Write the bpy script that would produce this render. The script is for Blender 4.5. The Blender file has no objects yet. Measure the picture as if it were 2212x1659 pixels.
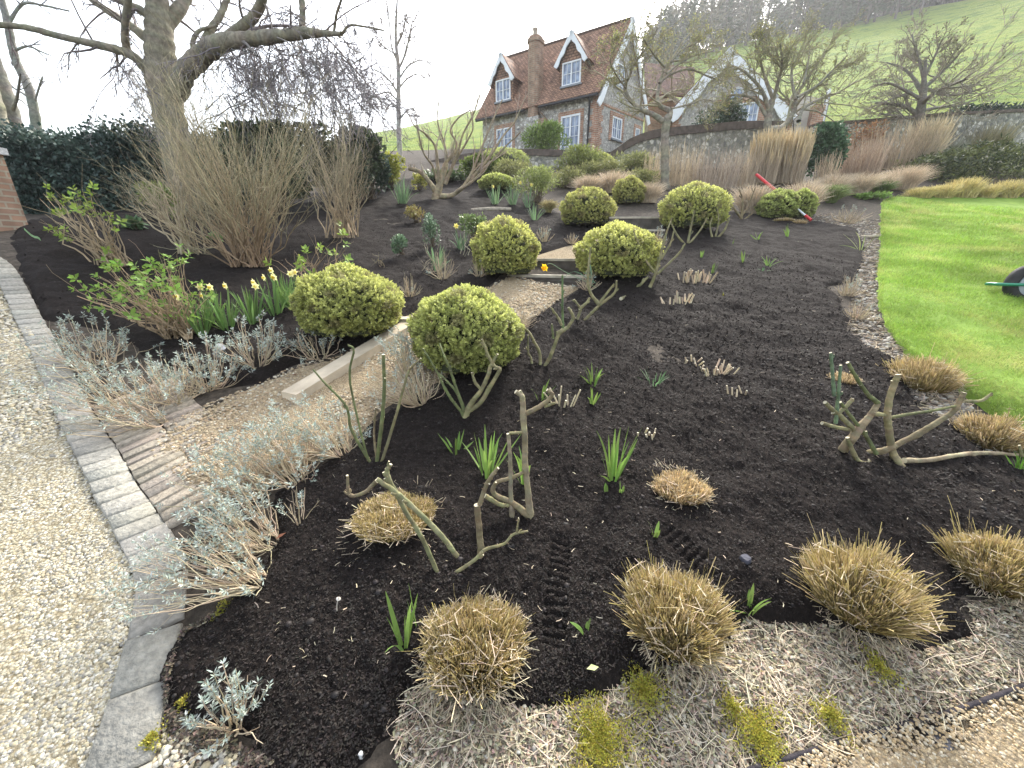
import bpy, math, random
import numpy as np
C = bpy.context.scene.collection
SC = bpy.context.scene
PI = math.pi
# ------------------------------------------------------------------ camera, sky, sun, exposure
F_PX, PITCH, EYE = 840.0, math.radians(18.5), 1.6     # focal length in units of a 2212 px wide frame
cam_d = bpy.data.cameras.new('camera'); cam_d.sensor_fit = 'HORIZONTAL'; cam_d.sensor_width = 36
cam_d.lens = 36 * F_PX / 2212; cam_d.clip_start = 0.05; cam_d.clip_end = 2000
cam = bpy.data.objects.new('camera', cam_d); C.objects.link(cam)
cam.location = (0, 0, EYE); cam.rotation_euler = (PI/2 - PITCH, 0, 0)
SC.camera = cam
SUN_EL, SUN_AZ = math.radians(40), math.radians(22)
w = bpy.data.worlds.new('World'); SC.world = w; w.use_nodes = True
nt = w.node_tree; nt.nodes.clear()
sky = nt.nodes.new('ShaderNodeTexSky'); sky.sky_type = 'NISHITA'; sky.sun_disc = False
sky.sun_elevation = SUN_EL; sky.sun_rotation = SUN_AZ; sky.air_density = 1.2; sky.dust_density = 3.0; sky.ozone_density = 1.5
hs = nt.nodes.new('ShaderNodeHueSaturation'); hs.inputs['Saturation'].default_value = 0.45
bgn = nt.nodes.new('ShaderNodeBackground'); bgn.inputs['Strength'].default_value = 0.15
wo = nt.nodes.new('ShaderNodeOutputWorld')
nt.links.new(sky.outputs[0], hs.inputs['Color']); nt.links.new(hs.outputs[0], bgn.inputs[0]); nt.links.new(bgn.outputs[0], wo.inputs[0])
sd = bpy.data.lights.new('sun', 'SUN'); sd.energy = 2.0; sd.angle = math.radians(12); sd.color = (1, .95, .86)
so = bpy.data.objects.new('sun', sd); C.objects.link(so)
so.rotation_euler = (PI/2 - SUN_EL, 0, PI - SUN_AZ); so.location = (10, 30, 40)
SC.view_settings.view_transform = 'Standard'; SC.view_settings.look = 'None'
SC.view_settings.exposure = 1.9; SC.view_settings.gamma = 1
SC.cycles.max_bounces = 6; SC.cycles.transparent_max_bounces = 6
# ------------------------------------------------------------------ numbers
def A(*v): return np.array(v, float)
def nrm(v): return v / np.maximum(np.linalg.norm(v, axis=-1, keepdims=True), 1e-9)
def sstep(a, b, x):
    t = np.clip((x - a) / (b - a), 0, 1); return t*t*(3-2*t)
def _hash(ix, iy, s):
    h = (ix.astype(np.int64)*374761393 + iy.astype(np.int64)*668265263 + s*1274126177) & 0xffffffff
    h = ((h ^ (h >> 13)) * 1274126177) & 0xffffffff
    return ((h ^ (h >> 16)) & 0xffff) / 65535.0
def vn(x, y, s=0):
    ix, iy = np.floor(x), np.floor(y); fx, fy = x-ix, y-iy
    fx = fx*fx*(3-2*fx); fy = fy*fy*(3-2*fy)
    a, b, c, d = _hash(ix, iy, s), _hash(ix+1, iy, s), _hash(ix, iy+1, s), _hash(ix+1, iy+1, s)
    return a*(1-fx)*(1-fy) + b*fx*(1-fy) + c*(1-fx)*fy + d*fx*fy
def fbm(x, y, f, o=3, s=0):
    r, a, t = 0, 1, 0
    for k in range(o):
        r = r + a*(vn(x*f, y*f, s+k*17)-.5); t += a; a *= .5; f *= 2.03
    return r/t*2
# ------------------------------------------------------------------ terrain
def ray(px, py):
    u = (px-1106)/F_PX; v = (829.5-py)/F_PX
    return A(u, math.cos(PITCH)+v*math.sin(PITCH), -math.sin(PITCH)+v*math.cos(PITCH))
_sky = [(-200,420),(0,400),(500,345),(820,285),(1040,235),(1300,165),(1480,118),(1600,92),(1800,55),(2080,0),(2212,-35),(2500,-90)]
_az, _el = zip(*[(math.atan2(r[0], r[1]), r[2]/math.hypot(r[0], r[1])) for r in (ray(*p) for p in _sky)])
def T(x, y):                                    # height of the bare ground
    x = np.asarray(x, float); y = np.asarray(y, float)
    z = np.where(y > 0, .27*y, .10*y) + .05*np.maximum(y-9.5, 0) + .42*sstep(-3.2, -6.2, x)*sstep(9.5, 5, y)
    r = np.hypot(x, y); az = np.arctan2(x, y)
    ec = np.interp(az, _az, _el); e0 = (np.minimum(z, 9) - EYE)/np.maximum(r, 1)
    rr = np.maximum(r, 21)
    zg = .27*y + .05*np.maximum(y-9.5, 0)
    k = 21/np.maximum(r, 1)
    e21 = (.27*y*k + .05*np.maximum(y*k-9.5, 0) - EYE)/21
    e = e21 + (ec-e21)*(1-np.exp(-(rr-21)/38))/(1-math.exp(-99/38))
    zh = EYE + np.minimum(rr, 120)*np.minimum(e, np.where(rr > 120, ec, 9)) + np.where(rr > 120, (rr-120)*.05, 0)
    zh = np.where(rr > 120, EYE + 120*ec + (rr-120)*.04, zh)
    bl = sstep(21, 23, r)*(y > 0)
    return z*(1-bl) + zh*bl
def G(px, py):                                  # where the sight line of a photo point meets the ground
    d = ray(px, py); t0 = .3
    ts = np.geomspace(.3, 250, 1500); P = d[None]*ts[:, None]; h = P[:, 2]+EYE - T(P[:, 0], P[:, 1])
    k = int(np.argmax(h < 0)) if (h < 0).any() else len(ts)-1
    a, b = ts[max(k-1, 0)], ts[k]
    for _ in range(24):
        m = (a+b)/2; p = d*m
        if p[2]+EYE - T(p[0], p[1]) > 0: a = m
        else: b = m
    p = d*b; return A(p[0], p[1], p[2]+EYE)
def W(px, py, Y):                               # the same sight line where it is Y metres out
    d = ray(px, py); return d*(Y/d[1]) + A(0, 0, EYE)
def mpp(Y, py=830):                             # metres per photo unit, Y metres out
    d = ray(1106, py); return (Y/d[1])/F_PX
# ------------------------------------------------------------------ mesh building
ORG = {}
class MB:
    def __init__(s): s.v = []; s.f = []; s.c = []; s.u = []; s.n = 0
    def add(s, v, f, col=(.5, .5, .5), uv=None):
        v = np.asarray(v, float).reshape(-1, 3); f = np.asarray(f, int)
        s.v.append(v); s.f.append(f + s.n); s.n += len(v)
        col = np.asarray(col, float)
        s.c.append(np.broadcast_to(col, (len(v), 3)) if col.ndim == 1 else col.reshape(-1, 3))
        s.u.append(np.zeros((len(v), 2)) if uv is None else np.asarray(uv, float).reshape(-1, 2))
        return s
    def build(s, name, mat, parent=None, smooth=False, org=None):
        v = np.concatenate(s.v)
        if parent is not None: o0 = ORG[parent.name]
        else: o0 = A(v[:, 0].mean(), v[:, 1].mean(), v[:, 2].min()) if org is None else np.asarray(org, float)
        me = bpy.data.meshes.new(name)
        me.vertices.add(len(v)); me.vertices.foreach_set('co', (v-o0).astype(np.float32).ravel())
        nl = sum(f.size for f in s.f); nf = sum(len(f) for f in s.f)
        li = np.concatenate([f.ravel() for f in s.f])
        tot = np.concatenate([np.full(len(f), f.shape[1]) for f in s.f])
        me.loops.add(nl); me.loops.foreach_set('vertex_index', li.astype(np.int32))
        me.polygons.add(nf); me.polygons.foreach_set('loop_start', (np.cumsum(tot)-tot).astype(np.int32))
        me.polygons.foreach_set('loop_total', tot.astype(np.int32))
        me.update(calc_edges=True)
        ca = me.color_attributes.new('Col', 'FLOAT_COLOR', 'POINT')
        c4 = np.ones((len(v), 4), np.float32); c4[:, :3] = np.concatenate(s.c); ca.data.foreach_set('color', c4.ravel())
        uv = np.concatenate(s.u)
        if uv.any():
            ul = me.uv_layers.new(name='UVMap'); ul.data.foreach_set('uv', uv[li].astype(np.float32).ravel())
        if smooth: me.polygons.foreach_set('use_smooth', np.ones(nf, bool))
        me.materials.append(mat)
        o = bpy.data.objects.new(name, me); C.objects.link(o)
        if parent is not None: o.parent = parent
        else: o.location = o0
        ORG[o.name] = o0
        return o
def tag(o, label=None, cat=None, group=None, kind=None):
    for k, v in (('label', label), ('category', cat), ('group', group), ('kind', kind)):
        if v: o[k] = v
    return o
def thing(name, loc, label, cat, group=None):
    o = bpy.data.objects.new(name, None); o.empty_display_size = .1; C.objects.link(o)
    o.location = loc; ORG[o.name] = np.asarray(loc, float); return tag(o, label, cat, group)
def tubes(mb, P, R, k=4, col=(.3, .25, .2), cap=None):
    """P [N,S,3] centre lines, R [N,S] radii: N round tubes in one go"""
    P = np.asarray(P, float); R = np.asarray(R, float)
    if P.ndim == 2: P = P[None]; R = R[None]
    N, S = P.shape[:2]
    t = nrm(np.gradient(P, axis=1)); m = nrm(t.mean(axis=1))
    ref = np.where(np.abs(m[:, 2:3]) > .8, A(1, .13, 0), A(.1, .05, 1))
    a = nrm(np.cross(t, ref[:, None])); b = np.cross(t, a)
    th = np.arange(k)*2*PI/k
    V = P[:, :, None] + (a[:, :, None]*np.cos(th)[:, None] + b[:, :, None]*np.sin(th)[:, None])*R[:, :, None, None]
    i = np.arange(S-1)[:, None]*k; j = np.arange(k)[None]; j2 = (j+1) % k
    q = np.stack([i+j, i+j2, i+k+j2, i+k+j], -1).reshape(-1, 4)
    q = (q[None] + (np.arange(N)*S*k)[:, None, None]).reshape(-1, 4)
    col = np.asarray(col, float)
    if col.ndim == 2 and len(col) == N: col = np.repeat(col, S*k, axis=0)
    elif col.ndim == 3: col = np.repeat(col.reshape(N*S, 3), k, axis=0)
    mb.add(V, q, col)
    if cap is not None:
        e = V[:, -1]; f = np.arange(N*k).reshape(N, k); mb.add(e.reshape(-1, 3) + np.repeat(t[:, -1], k, axis=0)*.0006, f, cap)
        e = V[:, 0]; mb.add(e.reshape(-1, 3) - np.repeat(t[:, 0], k, axis=0)*.0006, f[:, ::-1], cap)
def strips(mb, P, Wd, side, col):
    """flat blades: P [N,S,3], half widths Wd [N,S], side [N,3]"""
    N, S = P.shape[:2]
    V = np.stack([P - side[:, None]*Wd[..., None], P + side[:, None]*Wd[..., None]], 2)
    i = np.arange(S-1)*2; q = np.stack([i, i+1, i+3, i+2], -1)
    q = (q[None] + (np.arange(N)*S*2)[:, None, None]).reshape(-1, 4)
    col = np.asarray(col, float)
    if col.ndim == 2: col = np.repeat(col, S*2, axis=0)
    elif col.ndim == 3: col = np.repeat(col.reshape(N*S, 3), 2, axis=0)
    mb.add(V, q, col)
def leaves(mb, c, d, n, L, Wd, col, fold=.0):
    """pointed leaf of two faces folded along its midrib: c base, d direction, n normal"""
    d = nrm(d); s = nrm(np.cross(d, n)); n = np.cross(s, d)
    L = np.broadcast_to(np.asarray(L, float), (len(c),))[:, None]; Wd = np.broadcast_to(np.asarray(Wd, float), (len(c),))[:, None]
    V = np.stack([c, c+d*L*.5+s*Wd+n*Wd*fold, c+d*L, c+d*L*.5-s*Wd+n*Wd*fold], 1)
    f = np.arange(len(c)*4).reshape(-1, 4)
    col = np.asarray(col, float)
    if fold:
        f = np.concatenate([f[:, [0, 1, 2]], f[:, [0, 2, 3]]])
    mb.add(V, f, np.repeat(col, 4, axis=0) if col.ndim == 2 else col)
def rdir(rng, n): return nrm(rng.normal(size=(n, 3)))
def jit(rng, col, n, a=.15, b=.06):
    """n colours round col: brightness +-a, hue +-b"""
    return np.clip(A(*col)[None]*(1+rng.uniform(-a, a, (n, 1)))*(1+rng.uniform(-b, b, (n, 3))), 0, 1)
def grow(P, R, n, ratio, rr, ang, up, rng, S=5, tmin=.25, wob=.15, rmin=.0012, tmax=1.0):
    """n children off every line of P; returns their lines and radii"""
    N, S0 = P.shape[:2]
    Lp = np.linalg.norm(np.diff(P, axis=1), axis=2).sum(1)
    t = (tmin + (tmax-tmin)*rng.uniform(0, 1, (N, n)))*(S0-1)
    i = np.minimum(t.astype(int), S0-2); fr = (t-i)[..., None]; ar = np.arange(N)[:, None]
    p0 = P[ar, i]*(1-fr) + P[ar, i+1]*fr; tan = nrm(P[ar, i+1]-P[ar, i])
    r0 = R[ar, i]*(1-fr[..., 0]) + R[ar, i+1]*fr[..., 0]
    p0 = p0.reshape(-1, 3); tan = tan.reshape(-1, 3); r0 = r0.reshape(-1)
    M = N*n; pr = nrm(np.cross(tan, rdir(rng, M))); an = np.radians(ang)*rng.uniform(.6, 1.3, (M, 1))
    d = nrm(tan*np.cos(an) + pr*np.sin(an) + A(0, 0, 1)*up)
    L = np.repeat(Lp, n)*ratio*rng.uniform(.5, 1.25, M)*(1.15-.5*(t.reshape(-1)/(S0-1)))
    out = np.zeros((M, S, 3)); out[:, 0] = p0; cur = d
    for k in range(1, S):
        cur = nrm(cur + rng.normal(size=(M, 3))*wob + A(0, 0, 1)*up*.25); out[:, k] = out[:, k-1] + cur*(L/(S-1))[:, None]
    rs = np.maximum(r0*rr, rmin)[:, None]*np.linspace(1, .35, S)[None]
    return out, np.maximum(rs, rmin*.6)
def spline(pts, n):
    """smooth line of n points through pts (any width of column)"""
    p = np.asarray(pts, float); m = len(p)
    if m == 2: return p[0] + (p[1]-p[0])*np.linspace(0, 1, n)[:, None]
    q = np.concatenate([[2*p[0]-p[1]], p, [2*p[-1]-p[-2]]])
    t = np.linspace(0, m-1-1e-6, n); i = t.astype(int); f = (t-i)[:, None]
    a, b, c, d = q[i], q[i+1], q[i+2], q[i+3]
    return .5*(2*b + (c-a)*f + (2*a-5*b+4*c-d)*f*f + (3*b-a-3*c+d)*f**3)
# ------------------------------------------------------------------ materials
def nodes(name):
    m = bpy.data.materials.new(name); m.use_nodes = True; t = m.node_tree
    return m, t, t.nodes['Principled BSDF'], t.nodes['Material Output']
def N_(t, typ, **k):
    n = t.nodes.new(typ)
    for a, b in k.items():
        if hasattr(n, a): setattr(n, a, b)
        else: n.inputs[a.replace('_', ' ')].default_value = b
    return n
def attr_mat(name, rough=.7, transl=0., var=.25, vscale=40, spec=.3, bump=0., bscale=60):
    """colour comes from the mesh's own 'Col', broken up by noise; leaves let light through"""
    m, t, b, o = nodes(name); L = t.links.new
    at = N_(t, 'ShaderNodeAttribute', attribute_name='Col')
    ge = N_(t, 'ShaderNodeNewGeometry'); no = N_(t, 'ShaderNodeTexNoise'); no.inputs['Scale'].default_value = vscale; no.inputs['Detail'].default_value = 3
    L(ge.outputs['Position'], no.inputs['Vector'])
    mr = N_(t, 'ShaderNodeMapRange'); mr.inputs['From Min'].default_value = .25; mr.inputs['From Max'].default_value = .75
    mr.inputs['To Min'].default_value = 1-var; mr.inputs['To Max'].default_value = 1+var
    L(no.outputs['Fac'], mr.inputs['Value'])
    vm = N_(t, 'ShaderNodeVectorMath', operation='SCALE'); L(at.outputs['Color'], vm.inputs[0]); L(mr.outputs[0], vm.inputs['Scale'])
    L(vm.outputs[0], b.inputs['Base Color']); b.inputs['Roughness'].default_value = rough; b.inputs['Specular IOR Level'].default_value = spec
    if bump:
        n2 = N_(t, 'ShaderNodeTexNoise'); n2.inputs['Scale'].default_value = bscale; n2.inputs['Detail'].default_value = 5
        L(ge.outputs['Position'], n2.inputs['Vector'])
        bp = N_(t, 'ShaderNodeBump'); bp.inputs['Strength'].default_value = bump; bp.inputs['Distance'].default_value = .01
        L(n2.outputs['Fac'], bp.inputs['Height']); L(bp.outputs[0], b.inputs['Normal'])
    if transl:
        tr = N_(t, 'ShaderNodeBsdfTranslucent'); L(vm.outputs[0], tr.inputs['Color'])
        mx = N_(t, 'ShaderNodeMixShader'); mx.inputs[0].default_value = transl
        L(b.outputs[0], mx.inputs[1]); L(tr.outputs[0], mx.inputs[2]); L(mx.outputs[0], o.inputs['Surface'])
    return m
def ramp(t, stops):
    r = N_(t, 'ShaderNodeValToRGB'); e = r.color_ramp.elements
    while len(e) < len(stops): e.new(.5)
    for q, (p, c) in zip(e, stops): q.position = p; q.color = (*c, 1)
    return r
def ground_mat(name, stops, scale=8, rough=.95, bump=.6, bscale=60, bdist=.01, cells=None, cellcol=None, spec=.2, detail=8):
    m, t, b, o = nodes(name); L = t.links.new
    ge = N_(t, 'ShaderNodeNewGeometry')
    n1 = N_(t, 'ShaderNodeTexNoise'); n1.inputs['Scale'].default_value = scale; n1.inputs['Detail'].default_value = detail; n1.inputs['Roughness'].default_value = .7
    L(ge.outputs['Position'], n1.inputs['Vector']); r = ramp(t, stops); L(n1.outputs['Fac'], r.inputs[0])
    b.inputs['Roughness'].default_value = rough; b.inputs['Specular IOR Level'].default_value = spec
    n2 = N_(t, 'ShaderNodeTexNoise'); n2.inputs['Scale'].default_value = bscale; n2.inputs['Detail'].default_value = 6; n2.inputs['Roughness'].default_value = .75
    L(ge.outputs['Position'], n2.inputs['Vector'])
    bp = N_(t, 'ShaderNodeBump'); bp.inputs['Strength'].default_value = bump; bp.inputs['Distance'].default_value = bdist
    if cells:
        vo = N_(t, 'ShaderNodeTexVoronoi'); vo.inputs['Scale'].default_value = cells; L(ge.outputs['Position'], vo.inputs['Vector'])
        sep = N_(t, 'ShaderNodeSeparateColor'); L(vo.outputs['Color'], sep.inputs[0])
        cr = ramp(t, cellcol); L(sep.outputs[0], cr.inputs[0])
        ed = N_(t, 'ShaderNodeMapRange'); ed.inputs['From Min'].default_value = .25; ed.inputs['From Max'].default_value = .75; ed.inputs['To Min'].default_value = 0; ed.inputs['To Max'].default_value = 1
        L(vo.outputs['Distance'], ed.inputs[0])
        mx = N_(t, 'ShaderNodeMix', data_type='RGBA'); L(ed.outputs[0], mx.inputs['Factor']); L(cr.outputs[0], mx.inputs[6]); L(r.outputs[0], mx.inputs[7])
        L(mx.outputs[2], b.inputs['Base Color'])
        iv = N_(t, 'ShaderNodeMath', operation='MULTIPLY_ADD'); iv.inputs[1].default_value = -1; L(vo.outputs['Distance'], iv.inputs[0]); L(n2.outputs['Fac'], iv.inputs[2])
        L(iv.outputs[0], bp.inputs['Height'])
    else:
        L(r.outputs[0], b.inputs['Base Color']); L(n2.outputs['Fac'], bp.inputs['Height'])
    L(bp.outputs[0], b.inputs['Normal'])
    return m
def flat_mat(name, col, rough=.5, var=.12, vscale=6, bump=.15, bscale=40, spec=.4, metal=0):
    m, t, b, o = nodes(name); L = t.links.new
    tc = N_(t, 'ShaderNodeTexCoord'); no = N_(t, 'ShaderNodeTexNoise'); no.inputs['Scale'].default_value = vscale; no.inputs['Detail'].default_value = 6
    L(tc.outputs['Object'], no.inputs['Vector'])
    c0 = tuple(x*(1-var) for x in col); c1 = tuple(min(1, x*(1+var)) for x in col)
    r = ramp(t, [(.3, c0), (.7, c1)]); L(no.outputs['Fac'], r.inputs[0]); L(r.outputs[0], b.inputs['Base Color'])
    b.inputs['Roughness'].default_value = rough; b.inputs['Specular IOR Level'].default_value = spec; b.inputs['Metallic'].default_value = metal
    n2 = N_(t, 'ShaderNodeTexNoise'); n2.inputs['Scale'].default_value = bscale; n2.inputs['Detail'].default_value = 4; L(tc.outputs['Object'], n2.inputs['Vector'])
    bp = N_(t, 'ShaderNodeBump'); bp.inputs['Strength'].default_value = bump; bp.inputs['Distance'].default_value = .004
    L(n2.outputs['Fac'], bp.inputs['Height']); L(bp.outputs[0], b.inputs['Normal'])
    return m
def brick_mat(name, c1, c2, mortar, bw=.225, rh=.075, ms=.012, bump=.5, rough=.85, off=.5, var=.35):
    m, t, b, o = nodes(name); L = t.links.new
    uv = N_(t, 'ShaderNodeUVMap'); br = N_(t, 'ShaderNodeTexBrick'); br.offset = off
    for k, v in (('Scale', 1), ('Mortar Size', ms), ('Mortar Smooth', .15), ('Brick Width', bw), ('Row Height', rh), ('Bias', 0)): br.inputs[k].default_value = v
    br.inputs['Color1'].default_value = (*c1, 1); br.inputs['Color2'].default_value = (*c2, 1); br.inputs['Mortar'].default_value = (*mortar, 1)
    L(uv.outputs[0], br.inputs['Vector'])
    no = N_(t, 'ShaderNodeTexNoise'); no.inputs['Scale'].default_value = 3.5; no.inputs['Detail'].default_value = 8; L(uv.outputs[0], no.inputs['Vector'])
    mr = N_(t, 'ShaderNodeMapRange'); mr.inputs['From Min'].default_value = .3; mr.inputs['From Max'].default_value = .7; mr.inputs['To Min'].default_value = 1-var; mr.inputs['To Max'].default_value = 1+var
    L(no.outputs['Fac'], mr.inputs['Value'])
    vm = N_(t, 'ShaderNodeVectorMath', operation='SCALE'); L(br.outputs['Color'], vm.inputs[0]); L(mr.outputs[0], vm.inputs['Scale']); L(vm.outputs[0], b.inputs['Base Color'])
    b.inputs['Roughness'].default_value = rough; b.inputs['Specular IOR Level'].default_value = .2
    iv = N_(t, 'ShaderNodeMath', operation='SUBTRACT'); L(no.outputs['Fac'], iv.inputs[0]); L(br.outputs['Fac'], iv.inputs[1])
    bp = N_(t, 'ShaderNodeBump'); bp.inputs['Strength'].default_value = bump; bp.inputs['Distance'].default_value = .02
    L(iv.outputs[0], bp.inputs['Height']); L(bp.outputs[0], b.inputs['Normal'])
    return m
def flint_mat(name, scale=9, stones=((0, (.14, .14, .15)), (.3, (.36, .35, .33)), (.65, (.6, .58, .54)), (1, (.8, .78, .75))), mortar=(.36, .33, .28)):
    m, t, b, o = nodes(name); L = t.links.new
    uv = N_(t, 'ShaderNodeUVMap'); vo = N_(t, 'ShaderNodeTexVoronoi'); vo.inputs['Scale'].default_value = scale; L(uv.outputs[0], vo.inputs['Vector'])
    v2 = N_(t, 'ShaderNodeTexVoronoi', feature='DISTANCE_TO_EDGE'); v2.inputs['Scale'].default_value = scale; L(uv.outputs[0], v2.inputs['Vector'])
    sep = N_(t, 'ShaderNodeSeparateColor'); L(vo.outputs['Color'], sep.inputs[0]); r = ramp(t, list(stones)); L(sep.outputs[0], r.inputs[0])
    e = N_(t, 'ShaderNodeMapRange'); e.inputs['From Min'].default_value = .05; e.inputs['From Max'].default_value = .14; L(v2.outputs['Distance'], e.inputs[0])
    no = N_(t, 'ShaderNodeTexNoise'); no.inputs['Scale'].default_value = 22; no.inputs['Detail'].default_value = 6; L(uv.outputs[0], no.inputs['Vector'])
    mr = N_(t, 'ShaderNodeMapRange'); mr.inputs['To Min'].default_value = .55; mr.inputs['To Max'].default_value = 1.4; L(no.outputs['Fac'], mr.inputs['Value'])
    mx = N_(t, 'ShaderNodeMix', data_type='RGBA'); L(e.outputs[0], mx.inputs['Factor']); mx.inputs[6].default_value = (*mortar, 1); L(r.outputs[0], mx.inputs[7])
    vm = N_(t, 'ShaderNodeVectorMath', operation='SCALE'); L(mx.outputs[2], vm.inputs[0]); L(mr.outputs[0], vm.inputs['Scale']); L(vm.outputs[0], b.inputs['Base Color'])
    b.inputs['Roughness'].default_value = .7
    bp = N_(t, 'ShaderNodeBump'); bp.inputs['Strength'].default_value = .6; bp.inputs['Distance'].default_value = .03; L(e.outputs[0], bp.inputs['Height']); L(bp.outputs[0], b.inputs['Normal'])
    return m
M_LEAF = attr_mat('leaf', .55, .38, .2, 25)
M_NEEDLE = attr_mat('evergreen_leaf', .5, .15, .25, 15, spec=.45)
M_BLADE = attr_mat('grass_blade', .6, .35, .15, 20)
M_STRAW = attr_mat('dry_straw', .75, .18, .2, 30)
M_BARK = attr_mat('bark', .9, 0, .4, 16, bump=1., bscale=38)
M_TWIG = attr_mat('twig', .85, 0, .2, 12)
M_GREY = attr_mat('grey_leaf', .8, .15, .12, 30)
M_PETAL = attr_mat('petal', .5, .45, .05, 30)
M_STONE = attr_mat('stone', .85, 0, .3, 45, bump=.8, bscale=70)
M_PEB = attr_mat('pebble', .6, 0, .15, 60)
# ------------------------------------------------------------------ ground: one bare sheet, with beds, lawn, gravel laid over it
def poly(px): return np.array([G(*p)[:2] for p in px])
def sdist(X, Y, pg):
    """signed distance to polygon pg, positive inside"""
    d = np.full(X.shape, 1e9); ins = np.zeros(X.shape, bool); n = len(pg)
    for k in range(n):
        x0, y0 = pg[k]; x1, y1 = pg[(k+1) % n]; ex, ey = x1-x0, y1-y0
        t = np.clip(((X-x0)*ex + (Y-y0)*ey)/max(ex*ex+ey*ey, 1e-12), 0, 1)
        d = np.minimum(d, np.hypot(X-x0-t*ex, Y-y0-t*ey))
        if y0 != y1:
            c = (y0 > Y) != (y1 > Y); ins ^= c & (X < x0 + (Y-y0)*ex/ey)
    return np.where(ins, d, -d)
def pgrid(r0, r1, ratio, az0, az1, daz):
    R = np.geomspace(r0, r1, int(math.log(r1/r0)/math.log(ratio))+1); a = np.radians(np.arange(az0, az1+daz/2, daz))
    return R[:, None]*np.sin(a), R[:, None]*np.cos(a)
def sheet(name, X, Y, Z, mat, keep=None, label=None, kind='structure'):
    n, m = X.shape; idx = np.arange(n*m).reshape(n, m)
    q = np.stack([idx[:-1, :-1], idx[1:, :-1], idx[1:, 1:], idx[:-1, 1:]], -1).reshape(-1, 4)
    V = np.stack([X, Y, Z], -1).reshape(-1, 3)
    if keep is not None:
        kv = keep.reshape(-1); q = q[kv[q].any(1)]
        u, inv = np.unique(q, return_inverse=True); V = V[u]; q = inv.reshape(-1, 4)
    b = MB(); b.add(V, q[:, ::-1]); o = b.build(name, mat, smooth=True, org=(0, 0, 0)); return tag(o, kind=kind)
def gz(x, y):                                    # bare ground with its fine relief
    return T(x, y) + fbm(x, y, 1.3, 2, 3)*.02 + fbm(x, y, 9, 3, 5)*.008
M_SOIL = ground_mat('bare_soil', [(.3, (.03, .025, .019)), (.5, (.065, .053, .041)), (.7, (.125, .103, .08))], 14, bump=.9, bscale=80)
M_HILL = ground_mat('pasture', [(.36, (.09, .155, .014)), (.47, (.17, .255, .024)), (.55, (.26, .315, .04)), (.66, (.13, .20, .02))], .55, bump=1, bscale=1.6, bdist=.6, detail=12)
M_MULCH = ground_mat('mulch', [(.3, (.008, .0063, .0055)), (.55, (.019, .0145, .0125)), (.75, (.038, .029, .024))], 45, bump=1, bscale=130, bdist=.012, spec=.15)
M_LAWN = ground_mat('lawn_turf', [(.3, (.13, .21, .03)), (.5, (.18, .28, .045)), (.7, (.24, .34, .065))], 3, bump=.7, bscale=120)
GR = [(0, (.30, .26, .17)), (.3, (.52, .46, .32)), (.55, (.62, .56, .42)), (.8, (.42, .36, .25)), (1, (.72, .69, .60))]
M_GRAVEL = ground_mat('gravel_bed', [(.3, (.15, .12, .07)), (.6, (.30, .25, .16))], 30, bump=1, bscale=90, cells=75, cellcol=GR)
M_PATH = ground_mat('path_gravel', [(.3, (.17, .13, .08)), (.6, (.36, .28, .18))], 25, bump=1, bscale=90, cells=85, cellcol=[(0, (.26, .19, .11)), (.4, (.42, .33, .20)), (.7, (.52, .42, .28)), (1, (.33, .25, .16))])
X, Y = pgrid(.3, 22, 1.009, -80, 80, .4); sheet('ground', X, Y, gz(X, Y), M_SOIL)
X, Y = pgrid(.3, 22, 1.12, 80, 280, 5); sheet('ground_behind', X, Y, gz(X, Y), M_SOIL)
X, Y = pgrid(22, 640, 1.025, -88, 88, .5); sheet('hillside', X, Y, T(X, Y) + fbm(X, Y, .12, 3, 8)*sstep(22, 40, np.hypot(X, Y))*.5, M_HILL)
MUL_R = poly([(560,1600),(470,1580),(360,1540),(350,1470),(400,1390),(470,1345),(560,1260),(600,1170),(600,1070),(700,1000),(780,950),(840,890),(930,850),(1000,800),(1110,770),(1150,700),(1200,655),(1260,625),(1290,590),(1330,520),(1420,485),(1560,462),(1700,476),(1770,482),(1850,497),(1868,540),(1850,610),(1790,618),(1825,660),(1840,720),(1890,775),(1940,800),(1990,880),(2060,930),(2120,970),(2212,1010),(2400,1060),(2330,1240),(2200,1290),(2080,1310),(2100,1370),(1985,1412),(1930,1390),(1760,1330),(1600,1335),(1550,1400),(1420,1445),(1330,1460),(1230,1530),(1090,1530),(960,1480),(880,1500),(850,1590),(780,1659),(700,1760),(540,1740)])
MUL_L = poly([(28,515),(60,482),(200,455),(400,440),(600,425),(800,415),(860,392),(930,380),(1040,385),(1130,405),(1215,465),(1300,500),(1255,522),(1150,556),(1095,592),(1050,620),(1000,632),(900,668),(860,695),(800,735),(740,762),(640,785),(560,822),(480,842),(400,800),(330,772),(250,722),(160,702),(90,690),(60,610)])
LAWN = poly([(1907,440),(1930,431),(1990,427),(2100,425),(2212,424),(2420,420),(2500,700),(2450,1000),(2230,1000),(2190,950),(2140,900),(2060,835),(1990,795),(1945,757),(1915,715),(1900,660),(1898,600),(1904,540),(1904,480)])
DRIVE = poly([(-260,500),(-60,530),(-5,585),(40,665),(90,765),(150,900),(190,985),(240,1085),(290,1160),(325,1250),(318,1340),(300,1420),(275,1520),(240,1640),(220,1800),(-300,1800)])
PATHG = poly([(330,985),(350,930),(420,890),(500,855),(560,830),(640,795),(740,770),(830,725),(870,705),(905,690),(1000,640),(1060,620),(1100,600),(1245,625),(1205,655),(1150,695),(1110,750),(1000,790),(930,840),(840,880),(780,940),(700,990),(600,1050),(480,1080),(400,1050)])
GRAV_R = poly([(1640,1668),(1800,1612),(2000,1555),(2212,1488),(2500,1400),(2600,1900),(1700,1900)])
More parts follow.
